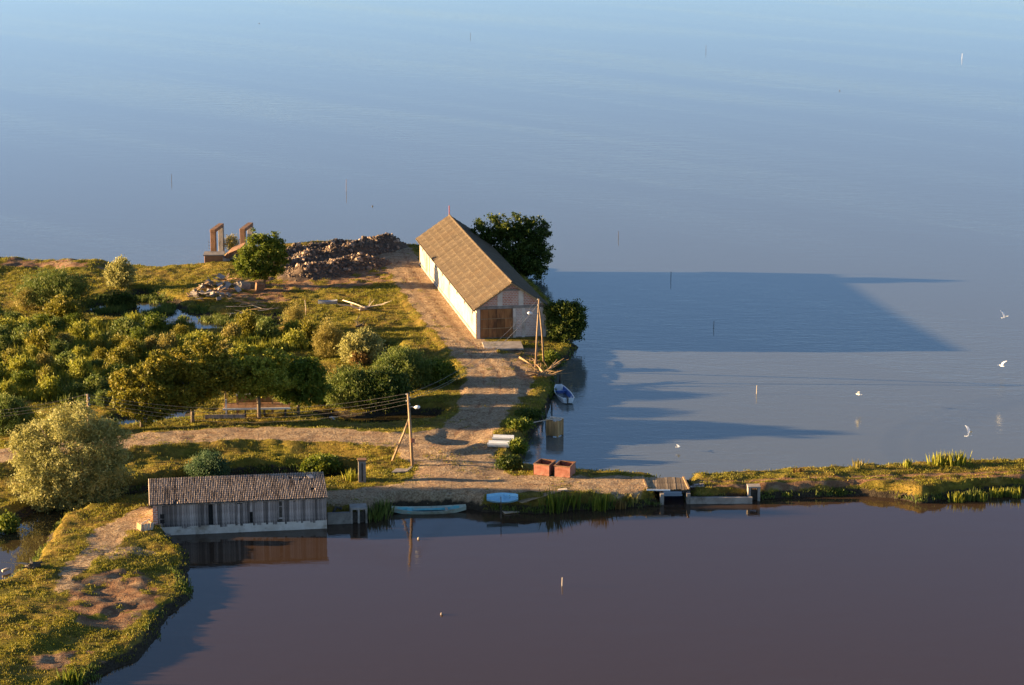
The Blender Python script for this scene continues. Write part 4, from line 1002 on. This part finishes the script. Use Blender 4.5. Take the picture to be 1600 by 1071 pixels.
LM = {
 'olive':  leafmat('olive_leaves', [(0, (0.066, 0.064, 0.007)), (.4, (0.162, 0.151, 0.014)), (.75, (0.288, 0.236, 0.023)), (1, (0.408, 0.298, 0.046))]),
 'green':  leafmat('green_leaves', [(0, (0.046, 0.074, 0.007)), (.5, (0.120, 0.155, 0.014)), (1, (0.252, 0.248, 0.025))]),
 'dark':   leafmat('dark_leaves', [(0, (.026, .044, .006)), (.5, (.062, .090, .011)), (1, (.15, .155, .02))]),
 'willow': leafmat('pale_willow_leaves', [(0, (.16, .155, .04)), (.5, (.33, .305, .09)), (1, (.52, .46, .17))]),
 'straw':  leafmat('straw_leaves', [(0, (.15, .12, .022)), (.5, (.30, .24, .050)), (1, (.44, .35, .10))]),
 'rusty':  leafmat('rusty_leaves', [(0, (.10, .055, .018)), (.5, (.21, .12, .03)), (1, (.32, .20, .06))]),
 'reed':   leafmat('reed_leaves', [(0, (0.054, 0.082, 0.014)), (.5, (0.120, 0.155, 0.025)), (1, (0.252, 0.254, 0.057))]),
 'yellow': leafmat('yellow_reed_leaves', [(0, (0.120, 0.136, 0.011)), (.5, (0.264, 0.260, 0.023)), (1, (0.432, 0.384, 0.057))]),
 'grass': leafmat('green_grass_blades', [(0, (0.090, 0.099, 0.009)), (.5, (0.210, 0.196, 0.016)), (1, (0.360, 0.291, 0.034))]),
 'bluegreen': leafmat('blue_green_leaves', [(0, (.035, .07, .025)), (.5, (.075, .125, .05)), (1, (.14, .19, .08))]),
}
def tree(name, label, cat, base, blobs, mat, ncl, per, cr, lsize, seed, trunk_r=.2, limbs=9, gap=.25, up=0.0, aspect=.55, group=None, split=.35, hollow=.45, multi=False):
    rng = np.random.default_rng(seed); rnd_ = random.Random(seed)
    t = thing(name, label, cat, base, 0, group)
    C, P, T = crown_points(blobs, ncl, per, cr, rng, gap, hollow)
    V, Fq = leaves(P, lsize, rng, up, aspect)
    link('foliage' if multi else 'crown', np_mesh('foliage', V, Fq, LM[mat], False, T), t)
    m = MB(); zc = min(b[2] - b[5] * .6 for b in blobs); top = max(b[2] + b[5] * .3 for b in blobs)
    fork = max(.25, zc * .9) if not multi else .1
    bx = float(np.mean([b[0] for b in blobs])); by = float(np.mean([b[1] for b in blobs]))
    if not multi:
        m.tube([(0, 0, -.5), (bx * .05, by * .05, fork * .5), (bx * .25, by * .25, fork), (bx * .7, by * .7, fork + (top - fork) * .6)], [trunk_r * 1.25, trunk_r, trunk_r * .85, trunk_r * .3], 8)
    for k in range(limbs):
        e = Vector(C[rnd_.randrange(len(C))]); s = Vector((bx * .2, by * .2, fork)) if not multi else Vector((rnd_.gauss(0, .25), rnd_.gauss(0, .25), -.3))
        mid = s.lerp(e, .5) + Vector((rnd_.gauss(0, .2), rnd_.gauss(0, .2), .35)); r0 = trunk_r * (.55 if not multi else .6)
        m.tube([s, mid, e], [r0, r0 * .6, r0 * .2], 5)
    m.build('trunk' if not multi else 'stems', M['bark'], t, True)
    return t
def tb(px, py, blobs):   # blobs given in photograph pixels round the base point: (cx,cy_px_up,depth m,rx_px,rz_px)
    c = G(px, py); k = ppm(c); out = []
    for x, y, dy, rx, rz in blobs: out.append(((x - px) / k, dy, (py - y) / k + dy * -.22 * 0, rx / k, rx / k * .64, rz / k))
    return c, out
# the big pale willow
c, b = tb(125, 792, [(112, 715, 0, 78, 72), (80, 740, -1, 52, 45), (150, 745, .5, 50, 40), (60, 690, 0, 36, 32), (120, 662, 0, 36, 34), (163, 690, .5, 36, 38), (75, 770, -1, 34, 20), (135, 780, -1, 40, 18)])
tree('willow_tree', 'big round pale willow left of the boathouse', 'tree', c, b, 'willow', 1650, 42, .25, .125, 31, .22, 18, .24, .3, .4, multi=False, hollow=.5)
# slender tree by the rubble, tree behind the barn, shoreline shrub
c, b = tb(414, 447, [(410, 398, 0, 34, 34), (396, 410, -.5, 24, 20), (427, 381, 0, 20, 17), (402, 383, 0, 20, 17), (428, 405, .5, 22, 24), (385, 420, -.3, 14, 12), (413, 426, 0, 14, 9)])
tree('bushy_tree', 'bushy green tree with a slim bare trunk before the rubble pile', 'tree', c, b, 'green', 430, 38, .21, .15, 32, .14, 12, .30, group=None)
c, b = tb(800, 424, [(802, 388, 0, 48, 36), (768, 362, 0, 30, 26), (830, 360, 0, 28, 24), (838, 396, -.5, 25, 30), (790, 350, 0, 28, 18), (806, 408, -1.5, 34, 22), (826, 420, -2, 24, 18)])
tree('dense_tree', 'tall dense dark tree rising behind the barn roof', 'tree', c, b, 'dark', 820, 40, .25, .17, 33, .25, 14, .34, hollow=.35)
c, b = tb(882, 536, [(886, 500, .3, 25, 28), (872, 486, .5, 18, 16), (897, 490, .2, 16, 18), (876, 518, 0, 20, 18), (901, 512, 0, 14, 16)])
tree('shore_tree', 'dark round tree at the waterline right of the barn', 'tree', c, b, 'dark', 420, 40, .22, .14, 34, .14, 10, .26, hollow=.35)
# the row of trees by the road
c, b = tb(221, 668, [(230, 606, 0, 44, 42), (208, 628, -.8, 30, 20), (250, 578, .6, 28, 28), (200, 596, 0, 22, 22), (236, 640, -.8, 30, 14)])
tree('road_tree', 'leftmost olive tree of the roadside grove, its trunk by the pool', 'tree', c, b, 'olive', 470, 40, .22, .15, 35, .16, 13, .36, group='trees of the roadside grove')
c, b = tb(301, 661, [(300, 580, 0, 44, 48), (268, 586, .5, 32, 30), (330, 560, .8, 30, 34), (292, 612, -1, 36, 24), (338, 585, -.5, 42, 26)])
tree('road_tree', 'broad olive tree second from the left in the roadside grove', 'tree', c, b, 'olive', 700, 40, .22, .15, 36, .2, 15, .36, group='trees of the roadside grove')
c, b = tb(405, 655, [(398, 584, -.5, 44, 32), (376, 566, .8, 26, 26), (426, 574, 1, 28, 24), (402, 556, 1, 18, 22), (412, 590, -.5, 46, 20)])
tree('road_tree', 'tall tree standing behind the shelter in the roadside grove', 'tree', c, b, 'yellow', 560, 40, .22, .15, 37, .2, 15, .36, group='trees of the roadside grove')
c, b = tb(466, 648, [(465, 594, 0, 40, 36), (476, 580, .5, 28, 24), (452, 600, 0, 28, 22), (484, 606, 0, 28, 26)])
tree('road_tree', 'rightmost tree of the roadside grove, right of the shelter', 'tree', c, b, 'green', 430, 40, .22, .14, 38, .16, 12, .35, group='trees of the roadside grove')
# single shrubs
c, b = tb(352, 628, [(352, 560, 0, 16, 34), (346, 584, 0, 18, 20), (360, 576, 0, 16, 22)])
tree('sapling', 'slim golden sapling rising between the grove crowns above the shelter', 'tree', c, b, 'straw', 150, 36, .2, .13, 39, .08, 8, .3, .4)
def shrub(label, px, py, rx, h, mat, seed, ncl=150, per=34, ls=.15, up=.5, asp=.4, group=None, name='shrub', lean=0):
    c = G(px, py); k = ppm(c); r = rx / k; hh = h / k
    b = [(0, 0, hh * .5, r * .85, r * .8, hh * .5), (-r * .4, -.2, hh * .42, r * .6, r * .6, hh * .38), (r * .4, .2, hh * .45, r * .6, r * .6, hh * .4), (lean, 0, hh * .72, r * .5, r * .5, hh * .3)]
    return tree(name, label, 'shrub', c, b, mat, ncl, per, .26, ls, seed, .07, 7, .18, up, asp, group, multi=True, hollow=.35)
SH = [('pale round shrub alone on the far bank left of the frames', 190, 448, 22, 44, 'willow', 190),
      ('wide dark green reedy thicket left of the marsh pool', 88, 480, 60, 58, 'reed', 620),
      ('dark reedy bush on the pool edge right of the thicket', 192, 480, 22, 24, 'dark', 120),
      ('round olive bush in front of the dark reedy thicket', 100, 507, 30, 42, 'olive', 260),
      ('pale straw bush at the left front of the thicket', 42, 486, 18, 36, 'straw', 120),
      ('thin straw-coloured bush before the fallen branches', 460, 518, 17, 44, 'straw', 130),
      ('tall feathery yellow bush right of the grove top', 514, 558, 22, 58, 'straw', 240),
      ('wide pale bush below the dead brushwood', 566, 566, 34, 50, 'willow', 260),
      ('small rust brown bush in the pale bush front', 562, 570, 14, 20, 'rusty', 70),
      ('large dark bush beside the track bend', 628, 605, 50, 58, 'reed', 620),
      ('dark leafy bush right of the grove above the pool', 548, 636, 42, 62, 'reed', 520),
      ('dark bush overhanging the pool near the junction', 600, 634, 44, 56, 'dark', 480),
      ('low golden bush at the foot of the grove right end', 500, 634, 16, 36, 'olive', 110),
      ('dark round bush at the left edge beside the road', 14, 678, 38, 58, 'reed', 400),
      ('feathery blue-green shrub behind the boathouse roof', 326, 752, 34, 44, 'bluegreen', 300),
      ('small straw bush between the portal frames', 362, 392, 11, 24, 'straw', 70),
      ('bright yellow-green bush where track meets grass', 690, 600, 22, 34, 'green', 200),
      ('round green tuft standing in the ditch water at left', 13, 832, 13, 28, 'green', 80),
      ('leafy bush on the ditch bank left of the square pillar', 505, 738, 30, 24, 'green', 170),
      ('shady bush on the lake bank above the mooring box', 812, 668, 18, 8, 'green', 80),
      ('dark leafy bank bush left of the mooring stakes', 826, 652, 18, 8, 'dark', 80),
      ('sunlit bush under the twin-legged pole', 860, 566, 10, 14, 'green', 60),
      ('leafy bush beside the pale troughs on the lake bank', 806, 706, 14, 15, 'green', 90),
      ('dark bush at the lake edge below the troughs', 796, 732, 18, 15, 'dark', 100)]
for i, (lb, px, py, rx, h, mt, n) in enumerate(SH):
    shrub(lb, px, py, rx, h, mt, 200 + i, n, 36, .15 if mt not in ('straw', 'bluegreen') else .12, .7 if mt in ('reed', 'straw', 'bluegreen') else .35, .28 if mt in ('reed', 'straw', 'bluegreen') else .45, name='shrub')
# scrub of the marsh: countable bushes, made from four kinds and copied
protos = []
rs = random.Random(77)
for i, (mt, rx, h) in enumerate((('olive', 19, 30), ('yellow', 16, 28), ('reed', 18, 32), ('straw', 14, 27), ('green', 18, 26))):
    c = G(60, 560)
    protos.append((mt, shrub('x', 60, 560, rx, h, mt, 300 + i, 95, 30, .15, .5, .36)))
lbls = {'olive': 'one of the olive brown bushes in the dense marsh scrub', 'yellow': 'one of the yellowish leafy bushes in the dense marsh scrub', 'reed': 'one of the dull green reedy bushes in the dense marsh scrub',
        'straw': 'one of the straw-pale bushes in the dense marsh scrub', 'green': 'one of the fresh green bushes in the dense marsh scrub'}
MARSH = [(-160, 470), (20, 505), (130, 512), (215, 508), (300, 520), (345, 535), (400, 520), (470, 525), (500, 545), (300, 560), (210, 560), (190, 640), (100, 632), (40, 625), (-160, 640)]
MW = W(MARSH, .4); used = set(); spots = []
for k in range(4000):
    px, py = rs.uniform(-60, 490), rs.uniform(470, 640); p = U(px, py, .4)
    if not inside(np.array([p[0]]), np.array([p[1]]), MW)[0] or zt(p[0], p[1]) < .12: continue
    if any((p[0] - q[0]) ** 2 + ((p[1] - q[1]) * .75) ** 2 < 2.6 ** 2 for q in spots): continue
    spots.append(p)
for k, p in enumerate(spots[:72]):
    i = 0 if k < 0 else rs.choices(range(5), (3, 3, 2, 2, 2))[0]
    mt, pr = protos[i]
    if i in used: o = copy_tree(pr)
    else: o = pr; used.add(i)
    o.location = (p[0], p[1], float(zt(p[0], p[1])) - .05); o.rotation_euler = (0, 0, rs.uniform(0, 6.28)); s = rs.uniform(.65, 1.2); o.scale = (s * rs.uniform(.8, 1.2), s, s * rs.uniform(.8, 1.25))
    tag(o, lbls[mt], None, mt + ' bushes of the marsh scrub')
# ground cover: upright blades in tufts
def tufts(name, label, cat, pts, hmin, hmax, nb, wid, mat, seed, spread, tone=None, lean=.35):
    rng = np.random.default_rng(seed); n = len(pts); P = np.repeat(pts, nb, 0); N = len(P)
    P = P + np.concatenate([rng.normal(size=(N, 2)) * spread, np.zeros((N, 1))], 1)
    hs = np.repeat(rng.uniform(hmin, hmax, n), nb) * rng.uniform(.6, 1.2, N)
    d = np.concatenate([rng.normal(size=(N, 2)) * lean, np.ones((N, 1))], 1); d /= np.linalg.norm(d, axis=1)[:, None]
    a = rng.uniform(0, 6.283, N); s = np.stack([np.cos(a), np.sin(a), np.zeros(N)], 1) * (wid * rng.uniform(.6, 1.4, N))[:, None]
    B = P - [0, 0, .06]; T_ = P + d * hs[:, None]; Mi = P + d * (hs * .55)[:, None]
    V = np.stack([B - s * .4, B + s * .4, Mi + s, T_, Mi - s], 1).reshape(-1, 3)
    Fq = np.arange(5 * N).reshape(-1, 5)
    tn = (np.repeat(tone if tone is not None else rng.uniform(0, 1, n), nb) * .6 + rng.uniform(0, .4, N))
    o0 = pts.mean(0); o = link(name, np_mesh(name, V - o0, Fq, LM[mat], False, tn)); o.location = o0; 
    return tag(o, label, cat, None, 'stuff')
rng = np.random.default_rng(5)
def scatter(n, cond, x0=-95, x1=95, y0=160, y1=366):
    x = rng.uniform(x0, x1, n); y = rng.uniform(y0, y1, n)
    vis = np.abs(x) < (y * .2105 + 7)
    x, y = x[vis], y[vis]; z = zt(x, y); k = cond(x, y, z); x, y, z = x[k], y[k], z[k]
    return np.stack([x, y, z], 1)
mw = lambda x, y: inside(x, y, MW)
P = scatter(150000, lambda x, y, z: mw(x, y) & (z > .1))
pt = .5 + .5 * fbm(P[:, 0], P[:, 1], 6, 12) + rng.normal(size=len(P)) * .06; lo = P[pt < .46]; hi = P[pt >= .46]
tufts('marsh_scrub', 'dense green undergrowth filling the marsh left of the grove', 'undergrowth', lo[:13000], .4, 1.3, 15, .042, 'reed', 1, .35)
tufts('marsh_reeds', 'dense golden reeds filling the marsh between the bushes', 'reeds', hi[:17000], .4, 1.4, 15, .042, 'yellow', 2, .35)
grassy = lambda x, y, z: (z > .18) & (at(road, x, y) < .35) & (at(dry, x, y) < .45) & (at(inb, x, y) < .5) & (at(track, x, y) < .4) & ~mw(x, y)
P = scatter(520000, lambda x, y, z: grassy(x, y, z) & (rng.random(len(x)) < .25 + .75 * sstep(-.2, .25, fbm(x, y, 2.2, 41))))
tn = np.clip(.5 + .9 * fbm(P[:, 0], P[:, 1], 7, 14), 0, 1)
k = rng.random(len(P)) < tn
tufts('grass', 'short olive grass covering banks and dikes', 'grass', P[k][:60000], .07, .22, 5, .028, 'olive', 3, .17, None, .5)
tufts('grass', 'short fresh green grass covering banks and dikes', 'grass', P[~k][:60000], .07, .24, 5, .028, 'grass', 4, .17, None, .5)
P = scatter(900000, lambda x, y, z: (z > .02) & (z < .55) & (at(road, x, y) < .3) & (at(sdn, x, y) < 1.3) & ~mw(x, y) & (rng.random(len(x)) < sstep(-.15, .3, fbm(x, y, 3.0, 91))))
tufts('bank_sedge', 'darker sedge fringing the water edges', 'sedge', P[:9000], .12, .42, 7, .04, 'reed', 6, .18)
P = scatter(700000, lambda x, y, z: (z < .12) & inside(x, y, HOLES[1][0]) & (fbm(x, y, 3.2, 101) > .16) & (rng.random(len(x)) < .8)); P[:, 2] = 0
tufts('pool_sedge', 'sedge patches breaking up the marsh pool', 'sedge', P[:1100], .25, .8, 12, .035, 'reed', 15, .22)
# individual reed clumps
def reed_clump(px, py, rx, h, label, mat, seed, n=60, grp=None):
    c = G(px, py) if True else None; k = ppm(c); rng2 = np.random.default_rng(seed); N = n
    base = np.concatenate([rng2.normal(size=(N, 2)) * [rx / k * .5, rx / k * .4], np.zeros((N, 1))], 1)
    hs = h / k * rng2.uniform(.55, 1.05, N); d = np.concatenate([rng2.normal(size=(N, 2)) * .16 + base[:, :2] * .18, np.ones((N, 1))], 1)
    a = rng2.uniform(0, 6.283, N); s = np.stack([np.cos(a), np.sin(a), 0 * a], 1) * .055
    B = base - [0, 0, .3]; T_ = base + d * hs[:, None]; Mi = base + d * (hs * .5)[:, None]
    V = np.stack([B - s * .4, B + s * .4, Mi + s, T_, Mi - s], 1).reshape(-1, 3)
    o = link('reed_clump', np_mesh('reed_clump', V, np.arange(5 * N).reshape(-1, 5), LM[mat], False, rng2.uniform(0, 1, N))); o.location = c
    return tag(o, label, 'reeds', grp)
for i, (px, py, rx, h, lb, mt) in enumerate(((1466, 727, 12, 22, 'yellow reed clump left of the tallest reeds on the dike', 'yellow'), (1480, 726, 6, 20, 'thin reed wisp between two dike reed clumps', 'straw'), (1497, 726, 15, 24, 'tallest leafy reed clump on the far dike edge', 'yellow'),
        (1341, 732, 8, 16, 'dry reed clump on the dike in mid right', 'straw'), (1418, 730, 6, 14, 'small reed tuft left of the tall dike reeds', 'yellow'), (1246, 738, 9, 8, 'low dry weed clump on the dike right of the bridge', 'rusty'),
        (864, 800, 16, 38, 'tall green reeds at the pond edge right of the plank ramp', 'green'), (1495, 784, 10, 17, 'leftmost round sedge clump in the pond below the dike', 'yellow'), (1513, 782, 9, 18, 'dark sedge clump second from the left in the pond', 'reed'),
        (1526, 782, 12, 20, 'dark wide sedge clump in the pond centre right', 'reed'), (1537, 783, 6, 15, 'thin sedge clump right of the dark wide one', 'yellow'), (1557, 777, 9, 17, 'sedge clump fifth from left in the pond', 'yellow'), (1572, 775, 8, 14, 'sedge clump sixth from left near the right edge', 'reed'),
        (1587, 777, 8, 18, 'sedge clump at the right edge of the pond', 'yellow'), (585, 812, 16, 24, 'dark reeds at the pond edge left of the long boat', 'reed'), (598, 802, 12, 26, 'leaning reeds behind the bow of the long boat', 'reed'),
        (112, 1068, 14, 26, 'bright reeds at the tip of the spit near the bottom edge', 'green'), (548, 752, 8, 22, 'golden reeds beside the square concrete pillar', 'yellow'), (968, 795, 8, 16, 'dry brown weeds hanging over the bank left of the sluice', 'rusty'),
        (985, 786, 10, 16, 'pale dry weeds beside the sluice abutment', 'straw'), (895, 790, 14, 22, 'green weeds on the bank below the red bins', 'green'), (940, 792, 16, 24, 'leafy weeds on the pond bank left of the dry weeds', 'green'))):
    reed_clump(px, py, rx, h, lb, mt, 500 + i, 90 if rx > 9 else 45)

# loose stones on the tracks
P = scatter(60000, lambda x, y, z: (z > .3) & (at(road, x, y) > .4) & (at(inb, x, y) < .3) & (rng.random(len(x)) < .12 + .5 * sstep(.2, .5, fbm(x, y, 5, 95))))[:1600]
Mr = [np.array(Matrix.Rotation(a, 3, 'Z') @ Matrix.Rotation(b, 3, 'X')) for a, b in ((.3, 1), (1.7, .2), (2.9, 2.1), (4.4, 3.3))]
V = np.concatenate([SV @ Mr[i % 4].T * rng.uniform(.06, .20) + p for i, p in enumerate(P)]); Fc = np.concatenate([SF + len(SV) * i for i in range(len(P))])
tag(link('loose_stones', np_mesh('loose_stones', V, Fc, M['stone'])), 'small loose stones scattered over the dirt tracks', 'stones', None, 'stuff')
P = scatter(400000, lambda x, y, z: (z > .3) & (at(road, x, y) > .3) & (at(inb, x, y) < .3) & (at(rutd, x, y) > .45) & (rng.random(len(x)) < .5 * sstep(.12, .45, fbm(x, y, 2.4, 97))))[:9000]
tufts('track_weeds', 'sparse low weeds growing on the dirt tracks', 'weeds', P, .05, .16, 5, .03, 'olive', 9, .15, None, .6)
